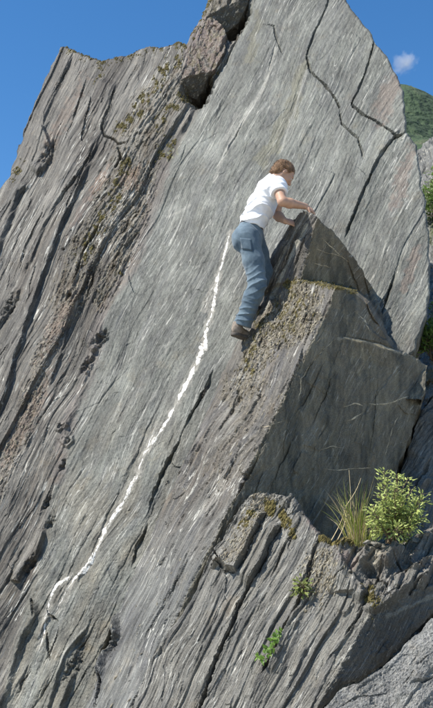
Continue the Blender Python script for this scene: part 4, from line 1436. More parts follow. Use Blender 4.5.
class Leaves:
    def __init__(self): self.V = []; self.F = []; self.c = []; self.n = 0

    def leaf(self, p, d, nrm, L, W, shade, droop=.25, fold=.25):
        d = unit(d); nrm = unit(np.asarray(nrm) - d * (np.asarray(nrm) @ d)); s = np.cross(d, nrm)
        p = np.asarray(p)
        def q(t, w, h=0.0): return p + d * (t * L) + s * (w * W) + nrm * (h * W - droop * L * t * t)
        v = [q(0, 0), q(.28, .42, fold * .6), q(.28, -.42, fold * .6), q(.34, 0, 0), q(.68, .40, fold * .6), q(.68, -.40, fold * .6), q(.7, 0, 0), q(1, 0, 0)]
        b = self.n
        self.V += v; self.c += [shade] * 8; self.n += 8
        for f in ((0, 3, 1), (0, 2, 3), (1, 3, 6, 4), (3, 2, 5, 6), (4, 6, 7), (6, 5, 7)): self.F.append(tuple(b + i for i in f))

    def blade(self, p, d, bend, L, W, shade, n=7):
        p = np.asarray(p, float); d = unit(d); s = unit(np.cross(d, [0.3, -1, .2]))
        b = self.n; q = p.copy(); dd = d.copy()
        for i in range(n + 1):
            t = i / n; w = W * (1 - t) ** .7 * (.6 + .4 * min(1, t * 6))
            nr = np.cross(dd, s)
            self.V += [q - s * w, q + nr * w * .5, q + s * w]; self.c += [shade] * 3; self.n += 3
            q = q + dd * (L / n); dd = unit(dd + np.asarray(bend) / n)
        for i in range(n):
            k = b + i * 3
            self.F += [(k, k + 1, k + 4, k + 3), (k + 1, k + 2, k + 5, k + 4)]

    def build(self, name, mat, parent):
        o = mesh_obj(name, np.array(self.V), self.F, mat, None, False, {'shade': ('FLOAT', np.array(self.c))})
        if parent is not None: set_parent(o, parent)
        return o


def build_person():
    def c(cx, cy, Y): return at(220 + cx / 3.63, 150 + cy / 3.63, Y)
    HY = 8.66
    # joints
    hipR, hipL = c(105, 318, HY - .08), c(118, 318, HY + .10)
    kneeR, ankR = c(137, 488, HY - .10), c(86, 622, HY - .02)
    kneeL, ankL = c(160, 440, HY + .20), c(116, 540, HY + .17)
    pelvis, waist, mid, chest, nbase = c(106, 306, HY), c(120, 262, HY), c(150, 205, HY + .005), c(180, 150, HY + .01), c(203, 108, HY + .015)
    shR, shL = c(207, 128, HY - .165), c(212, 132, HY + .185)
    elR, wrR = c(226, 188, HY - .28), c(311, 205, HY - .13)
    elL, wrL = c(206, 236, HY + .24), c(237, 259, HY + .0)
    hd = c(230, 88, HY + .02)
    Wd = unit(shL - shR)
    f = unit([.76, .30, -.70]); side = unit(np.cross(f, [0, 0, 1])); up = unit(np.cross(side, f))   # side: towards the viewer's near ear when negative y
    if side[1] > 0: side = -side
    AX = np.stack([f, side, up])
    def hp(a, b_, c_): return hd + f * a + side * b_ + up * c_

    lo = np.minimum.reduce([ankR, hd, kneeR, elR]) - .36
    hi = np.maximum.reduce([ankR, hd, wrR, ankL, elL]) + np.array([.34, .3, .22])
    S = SDF(lo, hi, .0052)
    # trunk and legs, kept under the clothes
    S.tube([pelvis, waist, mid, chest, nbase], [.135, .125, .14, .15, .07], [.10, .085, .095, .095, .06], Wd, .03)
    S.chain([hipR, kneeR, ankR], [.075, .05, .036], .03); S.chain([hipL, kneeL, ankL], [.075, .05, .036], .03)
    # shoulders, arms
    S.cone(chest, shR, .075, .062, .04); S.cone(chest, shL, .075, .062, .04)
    def limb(a, b_, r0, r1, belly, at_=.35, k=.02):
        m_ = a + (b_ - a) * at_
        S.cone(a, m_, r0, belly, k); S.cone(m_, b_, belly, r1, k)
    limb(shR, elR, .058, .042, .053); limb(elR, wrR, .042, .027, .046, .3)
    limb(shL, elL, .058, .042, .053); limb(elL, wrL, .042, .027, .046, .3)
    # head
    S.cone(nbase, hp(-.02, 0, -.07), .062, .056, .03)
    S.ell(hp(-.012, 0, .028), AX, (.100, .076, .098), .02)
    S.ell(hp(.034, 0, -.035), AX, (.062, .060, .082), .03)
    S.ell(hp(.052, 0, -.098), AX, (.032, .034, .026), .03)               # chin
    S.cone(hp(-.01, .05, -.05), hp(.045, .028, -.095), .022, .018, .03)  # jaw
    S.cone(hp(-.01, -.05, -.05), hp(.045, -.028, -.095), .022, .018, .03)
    S.cone(hp(.086, 0, .012), hp(.112, 0, -.030), .009, .013, .012)      # nose
    S.cone(hp(.098, .012, -.034), hp(.098, -.012, -.034), .009, .009, .008)
    S.cone(hp(.080, .034, .026), hp(.080, -.034, .026), .013, .013, .02) # brow
    S.cone(hp(.088, .018, -.062), hp(.088, -.018, -.062), .008, .008, .008)
    S.cone(hp(.086, .016, -.074), hp(.086, -.016, -.074), .008, .008, .008)
    for s_ in (1, -1):
        S.ell(hp(.062, s_ * .040, -.028), AX, (.026, .022, .024), .02)   # cheeks
        S.carve(hp(.096, s_ * .031, .004), .014, .012)                   # eye sockets
        S.ell(hp(-.012, s_ * .079, -.014), np.stack([unit(f - .3 * up), side, unit(up + .3 * f)]), (.017, .009, .031), .006)
        S.carve(hp(-.006, s_ * .088, -.012), .008, .006)
    # hands
    def hand(wr, palm_dir, nrm, curl, spread, thumb_side, bend):
        """palm_dir along the hand, nrm out of the back of the hand; fingers bend away from nrm"""
        pd = unit(palm_dir); nr = unit(nrm - pd * (np.asarray(nrm) @ pd)); sd_ = np.cross(pd, nr)
        S.ell(wr + pd * .048, np.stack([pd, sd_, nr]), (.055, .041, .017), .02)
        for q, (off, ln) in enumerate(((-.031, .066), (-.011, .078), (.010, .074), (.030, .058))):
            p0 = wr + pd * (.083 - .006 * abs(q - 1.3)) + sd_ * off
            th = 0; d_ = pd; p_ = p0
            for j, (fr, bd) in enumerate(((.45, bend[0]), (.31, bend[1]), (.24, bend[2]))):
                th += bd * (1 + .06 * (q - 1))
                d_ = pd * math.cos(th) - nr * math.sin(th) + sd_ * off * spread
                p1 = p_ + unit(d_) * ln * fr
                S.cone(p_, p1, .0093 - .0008 * j, .0087 - .0009 * j, .003 if j else .008, .02)
                p_ = p1
        t0 = wr + pd * .028 + sd_ * thumb_side * .034
        t1 = t0 + unit(pd * .7 + sd_ * thumb_side * .75 - nr * .35) * .040
        t2 = t1 + unit(pd * .95 + sd_ * thumb_side * .25 - nr * .45) * .034
        t3 = t2 + unit(pd * .8 - nr * .65) * .024
        S.cone(t0, t1, .015, .012, .012); S.cone(t1, t2, .0115, .0105, .004); S.cone(t2, t3, .0105, .009, .004)
    hand(wrR, c(342, 226, HY - .10) - wrR, [.35, -.62, .75], 0, 1.5, 1, (.45, .75, .55))
    hand(wrL, unit(c(258, 264, HY + .0) - wrL), [-.1, -.75, .65], 0, 1.2, -1, (.35, .8, .6))
    # keep a little skin relief out of the hands
    V, F4 = S.mesh(); V = smooth_mesh(V, F4, 2, .4)
    skin = plain_mat('skin', (.46, .275, .185), .55, .12, 14, .0015, 160, .35)
    skin.node_tree.nodes['Principled BSDF'].inputs['Subsurface Weight'].default_value = .12
    skin.node_tree.nodes['Principled BSDF'].inputs['Subsurface Radius'].default_value = (.01, .004, .002)
    base = ankR - np.array([0, 0, .09])
    root = empty('person', tuple(base))
    tag(root, 'climber in white t-shirt and blue jeans holding onto the spur', 'person')
    body = mesh_obj('body', V, F4, skin, None, True); set_parent(body, root)

    # ---- t-shirt
    T = SDF(np.minimum(waist, shR) - .28, np.maximum(nbase, shL) + .26, .0056)
    hemp = c(114, 281, HY)
    ext = pelvis + (pelvis - waist) * .2
    T.tube([ext, waist, mid, chest, c(196, 118, HY + .012), nbase], [.166, .160, .172, .180, .135, .08], [.122, .118, .128, .126, .095, .070], Wd, .02)
    eR, eL = shR + (elR - shR) * .80, shL + (elL - shL) * .80
    T.cone(chest + (shR - chest) * .5, shR, .10, .083, .05); T.cone(shR, eR, .082, .078, .04)
    T.cone(chest + (shL - chest) * .5, shL, .10, .083, .05); T.cone(shL, eL, .082, .078, .04)
    g = T.grid()
    ax_t = unit(chest - waist)
    al = (g - waist) @ ax_t
    tt = np.cross(ax_t, Wd)
    wr_ = .007 * n3(g, 8, 3) - .010 * (1 - np.abs(n3(g, 7, 5))) ** 3 * .6 + .0025 * n3(g, 26, 6)
    # diagonal pulls from the armpit to the waist
    ph = ((g @ tt) * .8 + al * 1.0 + .25 * (g @ Wd)) * 52 + 3.0 * n3(g, 6, 8)
    sn = 1 - np.abs(np.sin(ph * .5))
    wr_ = wr_ + .006 - .015 * sn ** 2.5 * sstep(.40, .02, al) - .009 * (1 - np.abs(np.sin(ph * .33 + 1))) ** 3 * sstep(.0, .3, al)
    T.d = T.d + wr_
    sag = unit(c(112, 300, HY) - c(130, 245, HY))
    T.d = np.maximum(T.d, (g - hemp) @ sag + .012 * np.sin((g @ Wd) * 30) + .006 * np.sin((g @ tt) * 55))
    for e_, s_, el in ((eR, shR, elR), (eL, shL, elL)):
        d_ = unit(el - s_)
        T.cut_local(s_ + (el - s_) * .50, d_, s_ + (el - s_) * .82, .125)
    nk = unit(hp(-.02, 0, -.07) - nbase)
    T.cut_local(nbase + nk * .022, nk, nbase + nk * .10, .13)
    V, F4 = T.mesh(); V = smooth_mesh(V, F4, 2, .35)
    white = fabric_mat('white_cotton', (.74, .74, .755), (.82, .82, .83), 9, 350, .9, .15, .002)
    o = mesh_obj('shirt', V, F4, white, None, True); set_parent(o, root)
    # collar rib
    ring = []
    tq = unit(np.cross(nk, Wd)); 
    # ---- jeans
    J = SDF(np.minimum.reduce([ankR, hipR, hipL]) - .2, np.maximum.reduce([hipR, kneeL, waist, ankL]) + .22, .0056)
    J.tube([c(96, 330, HY), pelvis, c(118, 270, HY)], [.150, .160, .146], [.118, .122, .106], Wd, .02)
    J.ell(c(80, 326, HY - .075), np.stack([unit([1, 0, .2]), unit([0, 1, 0]), unit([-.2, 0, 1])]), (.098, .092, .115), .05)
    J.ell(c(84, 326, HY + .085), np.stack([unit([1, 0, .2]), unit([0, 1, 0]), unit([-.2, 0, 1])]), (.098, .092, .115), .05)
    def leg(h, k_, a):
        m1 = h + (k_ - h) * .5; m2 = k_ + (a - k_) * .35
        d_ = unit(a - k_)
        J.chain([h, m1, k_, m2, a, a + d_ * .07], [.112, .098, .083, .084, .078, .078], .03)
    leg(hipR, kneeR, ankR); leg(hipL, kneeL, ankL)
    g = J.grid()
    w_ = .006 * n3(g, 8, 21) + .0035 * n3(g, 24, 23)
    def rings(p, d_, amp, freq, rad, seed):
        r_ = np.linalg.norm(g - p, axis=-1)
        q = (g - p) @ unit(d_)
        return amp * (.8 - 2.2 * (1 - np.abs(np.sin(.5 * q * freq + 2.4 * n3(g, 6, seed)))) ** 2) * np.exp(-(r_ / rad) ** 2)
    w_ = w_ + rings(kneeR, (kneeR - hipR) + np.array([.15, 0, 0]), .0075, 95, .15, 31) + rings(ankR + (kneeR - ankR) * .15, ankR - kneeR + np.array([.12, 0, 0]), .008, 110, .15, 33)
    w_ = w_ + rings(hipR + np.array([.05, 0, -.06]), np.array([.6, 0, .8]), .006, 80, .15, 35)
    J.d = J.d + w_
    J.cut(c(114, 280, HY), unit(c(118, 266, HY) - c(106, 306, HY)) + .0)
    J.cut_local(ankR + unit(ankR - kneeR) * .045, unit(ankR - kneeR) + np.array([.0, 0, -.25]), ankR + unit(ankR - kneeR) * .12, .16)
    J.cut_local(ankL + unit(ankL - kneeL) * .045, unit(ankL - kneeL), ankL + unit(ankL - kneeL) * .12, .16)
    V, F4 = J.mesh(); V = smooth_mesh(V, F4, 2, .35)
    denim = fabric_mat('denim', (.060, .092, .122), (.150, .202, .238), 7, 420, .9, .25, .002)
    jeans = mesh_obj('jeans', V, F4, denim, None, True); set_parent(jeans, root)
    # back pocket, laid on the seat of the jeans
    def patch(name, corners, mat, lift, parent, n=7):
        dv = np.array([0, 1.0, .25]); P0 = []
        for i in range(n + 1):
            for j in range(n + 1):
                u, v = i / n, j / n
                x = (1 - u) * ((1 - v) * np.array(corners[0]) + v * np.array(corners[3])) + u * ((1 - v) * np.array(corners[1]) + v * np.array(corners[2]))
                d0 = ray(220 + x[0] / 3.63, 150 + x[1] / 3.63); d0 = d0 / np.linalg.norm(d0)
                a_ = V - CAM; t_ = a_ @ d0; r_ = np.linalg.norm(a_ - t_[:, None] * d0, axis=1)
                near = r_ < .012
                tm = t_[near].min() if near.any() else t_[np.argmin(r_)]
                P0.append(CAM + d0 * (tm - lift))
        P0 = np.array(P0); idx = np.arange((n + 1) ** 2).reshape(n + 1, n + 1)
        q = np.stack([idx[:-1, :-1], idx[:-1, 1:], idx[1:, 1:], idx[1:, :-1]], -1).reshape(-1, 4)
        o = mesh_obj(name, P0, q, mat, None, True); so = o.modifiers.new('thick', 'SOLIDIFY'); so.thickness = .003; so.offset = 0
        o.parent = parent; o.matrix_parent_inverse = jeans.matrix_parent_inverse @ Matrix.Identity(4)
        o.matrix_parent_inverse = Matrix.Translation(-Vector(root.location)) if parent is root else Matrix.Identity(4)
        return o
    denim2 = fabric_mat('denim_pocket', (.055, .085, .115), (.140, .190, .226), 7, 420, .9, .25, .002)
    patch('back_pocket', [(72, 318), (112, 322), (118, 366), (78, 358)], denim2, .0005, jeans)
    # belt
    B = SDF(pelvis - .25, waist + .25, .0062)
    bax = unit(c(118, 266, HY) - c(106, 306, HY)); bc = c(114, 283, HY)
    B.tube([c(106, 306, HY), c(120, 262, HY)], [.155, .150], [.116, .112], Wd, .0)
    B.cut(bc + bax * .012, bax); B.cut(bc - bax * .026, -bax)
    V2, F2 = B.mesh(); V2 = smooth_mesh(V2, F2, 1, .3)
    o = mesh_obj('belt', V2, F2, plain_mat('leather', (.035, .025, .02), .55, .2, 30), None, True); set_parent(o, root)
    # ---- hair
    H = SDF(hd - .19, hd + .19, .0042)
    H.ell(hp(-.018, 0, .036), AX, (.112, .088, .102), .01)
    H.ell(hp(-.060, 0, -.030), AX, (.062, .074, .070), .03)
    g = H.grid(); q = (g - hd) @ AX.T
    st = .0085 * n3(np.stack([q[..., 0] * .45, q[..., 1], q[..., 2] * .55], -1), 34, 41) + .004 * n3(g, 80, 43)
    H.d = H.d + st
    face = q[..., 0] - .052 - np.clip(.55 * (q[..., 2] - .062), -.075, .05)     # hairline slopes back below the temple
    H.d = np.maximum(H.d, face + .010 * n3(g, 45, 45))
    side_cut = np.where(np.abs(q[..., 1]) > .045, np.where(q[..., 0] > -.042, -(q[..., 2] - .012), -(q[..., 2] + .075)), -1)
    H.d = np.maximum(H.d, np.maximum(side_cut, -(q[..., 2] + .085)) + .008 * n3(g, 60, 47))
    V3, F3 = H.mesh(); V3 = smooth_mesh(V3, F3, 1, .3)
    hm = fabric_mat('brown_hair', (.07, .038, .018), (.25, .145, .075), 60, 260, .6, .1, .006)
    o = mesh_obj('hair', V3, F3, hm, None, True); set_parent(o, root)
    # loose strands over the cap
    st = Leaves(); r9 = np.random.default_rng(4)
    nrm3 = V3 - hp(-.02, 0, .02)
    for i_ in r9.choice(len(V3), 1500):
        nn_ = unit(nrm3[i_]); lay = unit(-f * .55 - up * .75 + r9.normal(0, .35, 3)); lay = unit(lay - nn_ * (lay @ nn_) * .8)
        st.blade(V3[i_] - nn_ * .003, unit(lay + nn_ * r9.uniform(.1, .5)), lay * .4 - nn_ * .5, r9.uniform(.018, .036), .0016, r9.uniform(0, 1), 3)
    st.build('hair_strands', leaf_mat('hair_strand', (.06, .032, .015), (.32, .19, .10), .1, .5), root)
    # brows and eyes
    for s_ in (1, -1):
        E = SDF(hp(.084, s_ * .032, .0) - .03, hp(.084, s_ * .032, .0) + .03, .002)
        E.ell(hp(.079, s_ * .031, .003), AX, (.0115, .0115, .0115), 0)
        v_, f_ = E.mesh(); o = mesh_obj('eye', v_, f_, plain_mat('eye_white', (.6, .57, .53), .3, .05, 20), None, True); set_parent(o, body)
        o.parent = body; o.matrix_parent_inverse = Matrix.Identity(4)
        E = SDF(hp(.09, s_ * .032, .026) - .035, hp(.09, s_ * .032, .026) + .035, .0025)
        E.cone(hp(.093, s_ * .016, .026), hp(.080, s_ * .046, .027), .0055, .0045, 0)
        v_, f_ = E.mesh(); o = mesh_obj('eyebrow', v_, f_, hm, None, True)
        o.parent = body; o.matrix_parent_inverse = Matrix.Identity(4)
    # ---- shoes
    shoe_m = plain_mat('worn_suede', (.235, .195, .155), .85, .3, 40, .003, 150)
    sole_m = plain_mat('rubber_sole', (.11, .095, .08), .8, .25, 60, .002, 200)
    def shoe(heel, toe, upv):
        fd = unit(toe - heel); sd_ = unit(np.cross(fd, upv)); u_ = np.cross(sd_, fd)
        A = np.stack([fd, sd_, u_]); L_ = np.linalg.norm(toe - heel)
        U = SDF(np.minimum(heel, toe) - .13, np.maximum(heel, toe) + .16, .005)
        U.ell(heel + fd * .065 + u_ * .055, A, (.062, .041, .060), .02)
        U.cone(heel + fd * .07 + u_ * .05, heel + fd * (L_ - .06) + u_ * .040, .044, .038, .03)
        U.ell(heel + fd * (L_ - .075) + u_ * .030, A, (.078, .048, .036), .02)
        U.cone(heel + fd * .06 + u_ * .07, heel + fd * .055 + u_ * .105, .041, .040, .02)
        U.cut(heel + u_ * .016, -u_)
        U.carve(heel + fd * .055 + u_ * .135, .034, .004)
        v_, f_ = U.mesh(); v_ = smooth_mesh(v_, f_, 1, .3)
        so = mesh_obj('shoe', v_, f_, shoe_m, None, True); set_parent(so, root)
        Q = SDF(np.minimum(heel, toe) - .13, np.maximum(heel, toe) + .13, .005)
        Q.ell(heel + fd * .055, A, (.060, .044, .06), .0); Q.ell(heel + fd * (L_ - .085), A, (.088, .052, .07), .02)
        Q.cone(heel + fd * .06, heel + fd * (L_ - .08), .038, .044, .02)
        Q.cut(heel + u_ * .018, u_); Q.cut(heel - u_ * .012, -u_)
        v_, f_ = Q.mesh(); v_ = smooth_mesh(v_, f_, 1, .2)
        s2 = mesh_obj('sole', v_, f_, sole_m, None, True); s2.parent = so; s2.matrix_parent_inverse = Matrix.Identity(4)
        L2 = SDF(heel - .2, heel + .3, .005)
    shoe(c(46, 668, HY - .06), c(104, 688, HY + .155), [.08, -.06, 1])
    shoe(c(92, 566, HY + .09), c(136, 578, HY + .31), [.08, -.06, 1])
    return root


PERSON = build_person()
# ------------------------------------------------------------------ plants
def stem_mesh(name, paths, mat, parent):
    V = []; F = []
    for pts, r0, r1 in paths:
        pts = np.asarray(pts); n = len(pts); b = len(V)
        for i, p in enumerate(pts):
            d = unit(pts[min(i + 1, n - 1)] - pts[max(i - 1, 0)]); s = unit(np.cross(d, [.3, .9, .2])); t = np.cross(d, s)
            r = r0 + (r1 - r0) * i / (n - 1)
            for k in range(5):
                a = 2 * math.pi * k / 5; V.append(p + (s * math.cos(a) + t * math.sin(a)) * r)
        for i in range(n - 1):
            for k in range(5):
                F.append((b + i * 5 + k, b + i * 5 + (k + 1) % 5, b + (i + 1) * 5 + (k + 1) % 5, b + (i + 1) * 5 + k))
    o = mesh_obj(name, np.array(V), F, mat, None, True)
    if parent is not None: set_parent(o, parent)
    return o


BARK = plain_mat('twig_bark', (.13, .095, .06), .85, .35, 60)
LEAF = leaf_mat('shrub_leaf', (.075, .125, .025), (.56, .62, .20), .4)
LEAF2 = leaf_mat('bush_leaf', (.03, .065, .015), (.16, .25, .05), .35)
FERN = leaf_mat('herb_leaf', (.06, .14, .02), (.24, .38, .07), .4)
MOSSL = leaf_mat('rosette_leaf', (.07, .085, .02), (.25, .29, .08), .3)
GRASS = leaf_mat('grass_blade', (.18, .27, .035), (.66, .62, .17), .4)
STRAW = leaf_mat('straw', (.30, .22, .09), (.62, .52, .30), .25)


def shrub(name, base, tips, leaf_len, per, seed, label, cat, mat, spread=.05, group=None):
    """tips: crown targets (world points) that the stems grow to"""
    r = np.random.default_rng(seed)
    root = empty(name, tuple(base)); tag(root, label, cat, group)
    paths = []; lv = Leaves()
    ctr = np.mean(np.array(tips), 0)
    for tp in tips:
        tp = np.asarray(tp); m = base + (tp - base) * .5 + r.normal(0, .04, 3) + np.array([0, 0, .03])
        u = np.linspace(0, 1, 9)[:, None]
        st0 = np.asarray(base) + r.normal(0, .02, 3) * np.array([1, 1, .2])
        P = (1 - u) ** 2 * st0 + 2 * u * (1 - u) * m + u * u * tp
        paths.append((P, .0055, .0018))
        for k in range(per):
            t = r.uniform(.30, 1.0) ** .75
            i = min(7, int(t * 8)); p = P[i] + (P[i + 1] - P[i]) * (t * 8 - i)
            d_st = unit(P[i + 1] - P[i])
            a = r.uniform(0, 2 * math.pi); s = unit(np.cross(d_st, [.2, .9, .1])); q = np.cross(d_st, s)
            out = s * math.cos(a) + q * math.sin(a)
            off = out * r.uniform(0, spread)
            d = unit(out * .9 + d_st * r.uniform(.1, 1.0) + np.array([0, 0, .15]))
            nr = unit(np.array([-.25, -.25, .9]) + r.normal(0, .45, 3))
            young = np.clip(.25 + .6 * t * r.uniform(.5, 1.2) + r.normal(0, .15), 0, 1)
            lv.leaf(p + off, d, nr, leaf_len * r.uniform(.4, 1.5), leaf_len * r.uniform(.30, .55), young, r.uniform(.0, .4))
            if r.random() < .25: paths.append((np.array([p, p + off * .5 + d * .004, p + off + d * .006]), .0018, .001))
    stem_mesh('stem', paths, BARK, root)
    lv.build('foliage', mat, root)
    return root


def on_ledge(px, py): return surf_at(RL, px, py)


rs = np.random.default_rng(3)
LY = float(on_ledge(392, 549)[1])
sb = on_ledge(393, 550) + np.array([0, .06, .0])
YS = sb[1]
tips = []
for px, py in ((372, 506), (380, 494), (388, 478), (384, 470), (394, 486), (402, 492), (408, 478), (414, 488), (422, 494), (419, 508), (424, 516), (412, 506), (400, 508),
               (390, 512), (378, 516), (370, 520), (368, 530), (380, 530), (405, 520), (415, 525), (398, 530), (410, 536), (388, 502), (397, 474), (403, 500), (384, 524), (393, 520), (418, 500), (374, 512), (407, 512)):
    tips.append(at(px, py, YS + rs.uniform(-.20, .22)))
shrub('shrub', sb, tips, .032, 80, 5, 'leafy yellow-green shrub growing on the rock ledge', 'shrub', LEAF, .055)

# grass beside it
def grass_tuft():
    base = on_ledge(355, 545) + np.array([0, .05, 0])
    root = empty('grass_tuft', tuple(base)); tag(root, 'tuft of green and straw-coloured grass beside the shrub', 'grass')
    r = np.random.default_rng(9)
    g = Leaves(); s = Leaves()
    for k in range(150):
        px = r.normal(359, 5.5); p = at(px, r.uniform(541, 548), base[1] + r.uniform(-.07, .09))
        L = r.uniform(.14, .44) * (1.15 if 350 < px < 362 else .8)
        tilt = np.array([(px - 359) * .016 + r.normal(0, .11), r.normal(0, .2), 1.0])
        bend = np.array([np.sign(px - 358) * r.uniform(.05, .5) + r.normal(0, .25), r.normal(0, .3), -r.uniform(.0, .9)])
        (g if r.random() < .62 else s).blade(p, tilt, bend, L, r.uniform(.0022, .0045), r.uniform(0, 1))
    g.build('green_blades', GRASS, root); s.build('dry_blades', STRAW, root)
    # long dry stalks leaning on the rock
    st = []
    for (x0, y0, x1, y1, dy) in ((331, 541, 346, 506, 0), (346, 506, 361, 478, .02), (349, 541, 349, 470, .03), (337, 541, 347, 512, -.03), (356, 543, 352, 500, .0)):
        a, b = at(x0, y0, base[1] + dy), at(x1, y1, base[1] + dy + .06)
        if (x0, y0) == (346, 506): a = at(346, 506, base[1] + .06)
        u = np.linspace(0, 1, 7)[:, None]
        st.append((a + (b - a) * u + np.sin(u * math.pi) * np.array([.012, 0, .0]), .0042 if x0 < 347 else .0028, .0016))
    stem_mesh('dry_stalk', st, plain_mat('dry_stalk', (.46, .37, .22), .8, .2, 40), root)


grass_tuft()


def rosette(name, c0, Y, n, L, mat, label, seed, w=.42, upv=(0, -.5, .85), R=(.03, .05)):
    r = np.random.default_rng(seed); root = empty(name, tuple(c0)); tag(root, label, 'plant')
    lv = Leaves(); paths = []
    for k in range(n):
        a = r.uniform(0, 2 * math.pi); up = unit(upv); s = unit(np.cross(up, [1, 0, .1])); q = np.cross(up, s)
        out = s * math.cos(a) + q * math.sin(a)
        e = np.asarray(c0) + out * r.uniform(.1, 1) * R[0] + up * r.uniform(.0, 1) * R[1]
        paths.append((np.array([np.asarray(c0), (np.asarray(c0) + e) / 2 + up * .008, e]), .0022, .0012))
        lv.leaf(e, unit(out + up * r.uniform(.1, .8)), up + r.normal(0, .3, 3), L * r.uniform(.6, 1.2), L * w * r.uniform(.8, 1.3), np.clip(r.uniform(.1, 1), 0, 1), r.uniform(.1, .5))
    stem_mesh('stem', paths, BARK, root); lv.build('foliage', mat, root)


p1 = on_ledge(301, 592) + np.array([-.01, -.07, .02])
rosette('small_plant', p1, p1[1], 60, .046, MOSSL, 'small olive-green leafy plant rooted in the ledge above the crack', 21, .4, (0, -.6, .8), (.055, .09))


def crack_herb():
    base = on_ledge(277, 648) + np.array([0, -.015, 0])
    root = empty('small_plant', tuple(base)); tag(root, 'bright green fern-like plant hanging in the narrow ledge crack', 'plant')
    r = np.random.default_rng(17); lv = Leaves(); paths = []
    for (x, y) in ((279, 637), (275, 640), (270, 645), (265, 652), (259, 659), (263, 662), (271, 653), (276, 644), (268, 657), (281, 634)):
        s0 = on_ledge(min(282, x + 6), y - 2) + np.array([0, -.01, 0]); e = on_ledge(x, y) + np.array([-.01, -.06, .01])
        u = np.linspace(0, 1, 6)[:, None]; P = s0 + (e - s0) * u + np.sin(u * math.pi) * np.array([0, -.02, .015])
        paths.append((P, .002, .001)); d = unit(e - s0)
        for k in range(9):
            t = r.uniform(.25, 1); p = s0 + (e - s0) * t + np.array([0, -.02 * math.sin(t * 3.1), .01])
            sd = unit(np.cross(d, [0, -1, .2])) * (1 if k % 2 else -1)
            lv.leaf(p, unit(sd + d * .6 + r.normal(0, .3, 3)), np.array([-.3, -.6, .7]) + r.normal(0, .3, 3), r.uniform(.022, .042), r.uniform(.014, .022), np.clip(r.normal(.6, .25), 0, 1), .2)
    stem_mesh('stem', paths, BARK, root); lv.build('foliage', FERN, root)


crack_herb()


# bushes on the outcrop behind the cliff
def bush_at(px, py, Y, rx, rz, n, per, seed, label, leaf=.07):
    base = at(px, py, Y); r = np.random.default_rng(seed); tips = []
    for k in range(n):
        v = unit(r.normal(0, 1, 3)); v[2] = abs(v[2]) * 1.1; v *= r.uniform(.45, 1) ** .5
        tips.append(base + np.array([v[0] * rx, v[1] * rx, .1 + v[2] * rz]))
    shrub('bush', base, tips, leaf, per, seed + 1, label, 'bush', LEAF2, .12, 'bushes behind the cliff')


def back_pt(px, py): return float(BACK.Y(px, py)) - .35


CB = float(cliffY(417, 350))
bush_at(434, 360, CB + .55, .20, .30, 26, 34, 31, 'bright green bush growing against the lower edge of the cliff', .05)
bush_at(441, 352, CB + .75, .24, .40, 24, 30, 34, 'leafy green bush beside the narrow wedged slab', .05)
bush_at(437, 218, back_pt(437, 218), .45, .5, 24, 26, 37, 'small green bush high on the pale outcrop', .08)
bush_at(446, 200, back_pt(446, 200), .5, .6, 24, 26, 39, 'rounded bush topping the pale outcrop', .08)


# ------------------------------------------------------------------ loose stones on the ledge
def stone(p, r, seed, label):
    bm = bmesh.new(); bmesh.ops.create_icosphere(bm, subdivisions=3, radius=1.0)
    rr = np.random.default_rng(seed); A = rr.normal(0, 1, (9, 3)); A /= np.linalg.norm(A, axis=1)[:, None]; h = rr.uniform(.55, .95, 9)
    sc = np.array([1.25, .9, .62]) * rr.uniform(.8, 1.15, 3)
    for v in bm.verts:
        d = np.array(v.co); k = min([h[i] / max(1e-3, d @ A[i]) if d @ A[i] > 0 else 9 for i in range(9)] + [1.0])
        d = d * k * (1 + .05 * float(fbm(np.array(d[0] * 3 + seed), np.array(d[1] * 3 + d[2] * 2), 4, 3)))
        v.co = d * sc * r
    me = bpy.data.meshes.new('loose_stone'); bm.to_mesh(me); bm.free()
    n = len(me.vertices); co = np.zeros(n * 3, np.float32); me.vertices.foreach_get('co', co); co = co.reshape(-1, 3)
    for k, typ, dat in (('tint', 'FLOAT_COLOR', np.tile([.30, .285, .245, 1], (n, 1))), ('wear', 'FLOAT_COLOR', np.tile([.5, .4, 0, 1], (n, 1))), ('fol', 'FLOAT_VECTOR', co + seed)):
        a_ = me.attributes.new(k, typ, 'POINT'); a_.data.foreach_set('color' if typ == 'FLOAT_COLOR' else 'vector', np.asarray(dat, np.float32).ravel())
    me.materials.append(ROCK)
    o = bpy.data.objects.new('loose_stone', me); COL.objects.link(o); o.location = tuple(np.asarray(p) + np.array([0, 0, r * .35])); o.rotation_euler = (rr.uniform(-.3, .3), rr.uniform(-.3, .3), rr.uniform(0, 6))
    tag(o, label, 'stone', 'loose stones on the ledge')


for i, (x, y, r, lb) in enumerate(((376, 545, .055, 'largest pale angular stone on the sandy hollow under the shrub'), (384, 547, .035, 'small pale stone touching the largest stone under the shrub'),
                                   (368, 546, .032, 'small loose stone between the grass tuft and the largest stone'), (415, 541, .05, 'grey loose stone beyond the shrub stems on the ledge rim'),
                                   (425, 536, .04, 'loose stone near the wedged slab on the ledge rim'), (362, 546, .025, 'tiny loose stone at the foot of the grass tuft'))):
    stone(on_ledge(x, y + 2) + np.array([0, .03, 0]), r, 40 + i, lb)


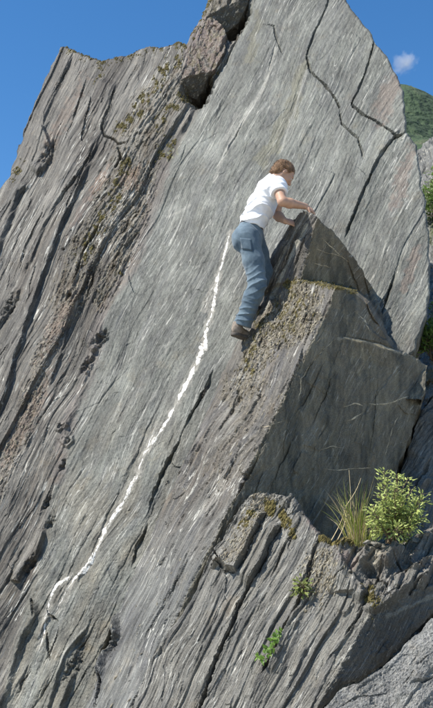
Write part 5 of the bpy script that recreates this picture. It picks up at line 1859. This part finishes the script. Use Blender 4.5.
# ------------------------------------------------------------------ crust lichen flakes and moss cushions on the rock
def crumbs(name, R, weight, n, size, mat, parent, seed, label, flat=.32, shade=(0, 1)):
    """small uneven scales sitting on a rock face, spread by a weight map"""
    r = np.random.default_rng(seed)
    w = np.where(R['ok'], weight, 0).ravel(); w = w / w.sum()
    P = R['P'].reshape(-1, 3); idx = r.choice(len(w), n, p=w)
    ny, nx = R['ok'].shape
    gx = np.gradient(R['P'], axis=1).reshape(-1, 3); gy = np.gradient(R['P'], axis=0).reshape(-1, 3)
    nn = np.cross(gy, gx); nn /= np.linalg.norm(nn, axis=1)[:, None] + 1e-12
    nn[nn[:, 1] > 0] *= -1
    k = 6
    V = np.zeros((n, k + 1, 3)); 
    N_ = unit_rows(nn[idx] + r.normal(0, .35, (n, 3)))
    fd = np.array([-.45, 0, -.89]) + r.normal(0, .18, (n, 3))          # splinters lie along the layers
    s = unit_rows(fd - N_ * (fd * N_).sum(1)[:, None]); t = np.cross(N_, s)
    sz = size * r.uniform(.4, 1.3, n)[:, None]
    c = P[idx] + r.normal(0, .004, (n, 3))
    V[:, 0] = c + N_ * sz * flat
    for j in range(k):
        a = 2 * math.pi * j / k
        rad = sz * r.uniform(.55, 1.15, n)[:, None]
        V[:, j + 1] = c + (s * math.cos(a) * 1.9 + t * math.sin(a) * .55) * rad - N_ * sz * .15 + N_ * sz * r.uniform(-.1, .25, n)[:, None]
    F = []
    base = np.arange(n)[:, None] * (k + 1)
    for j in range(k): F.append(np.concatenate([base, base + 1 + j, base + 1 + (j + 1) % k], 1))
    sh = np.repeat(r.uniform(*shade, n), k + 1)
    o = mesh_obj(name, V.reshape(-1, 3), np.vstack(F), mat, None, False, {'shade': ('FLOAT', sh)})
    o['kind'] = 'stuff'; o['label'] = label
    set_parent(o, parent)


def unit_rows(v): return v / (np.linalg.norm(v, axis=1)[:, None] + 1e-12)


LICHEN = leaf_mat('crust_lichen', (.08, .062, .036), (.36, .32, .235), .0, .9)
MOSS = leaf_mat('dry_moss', (.050, .040, .014), (.215, .175, .060), .1, .95)
FS, FC, FL = RS['F'], RC['F'], RL['F']
crumbs('lichen', RS, FS.rub ** 2 * sstep(420, 330, FS.py) + .01 * FS.lit, 2600, .012, LICHEN, spur, 5, 'pale flaky lichen and rock chips')
crumbs('moss', RS, FS.moss, 1900, .010, MOSS, spur, 6, 'yellow-brown moss cushions')
crumbs('moss', RC, FC.moss, 6500, .010, MOSS, cliff, 7, 'yellow-brown moss cushions')
crumbs('lichen', RC, FC.rub ** 1.5, 2200, .010, LICHEN, cliff, 8, 'pale flaky lichen and rock chips')
crumbs('moss', RL, FL.moss, 2400, .010, MOSS, ledge, 9, 'yellow-brown moss cushions')
crumbs('lichen', RL, FL.rub ** 1.5, 1200, .010, LICHEN, ledge, 10, 'pale flaky lichen and rock chips')
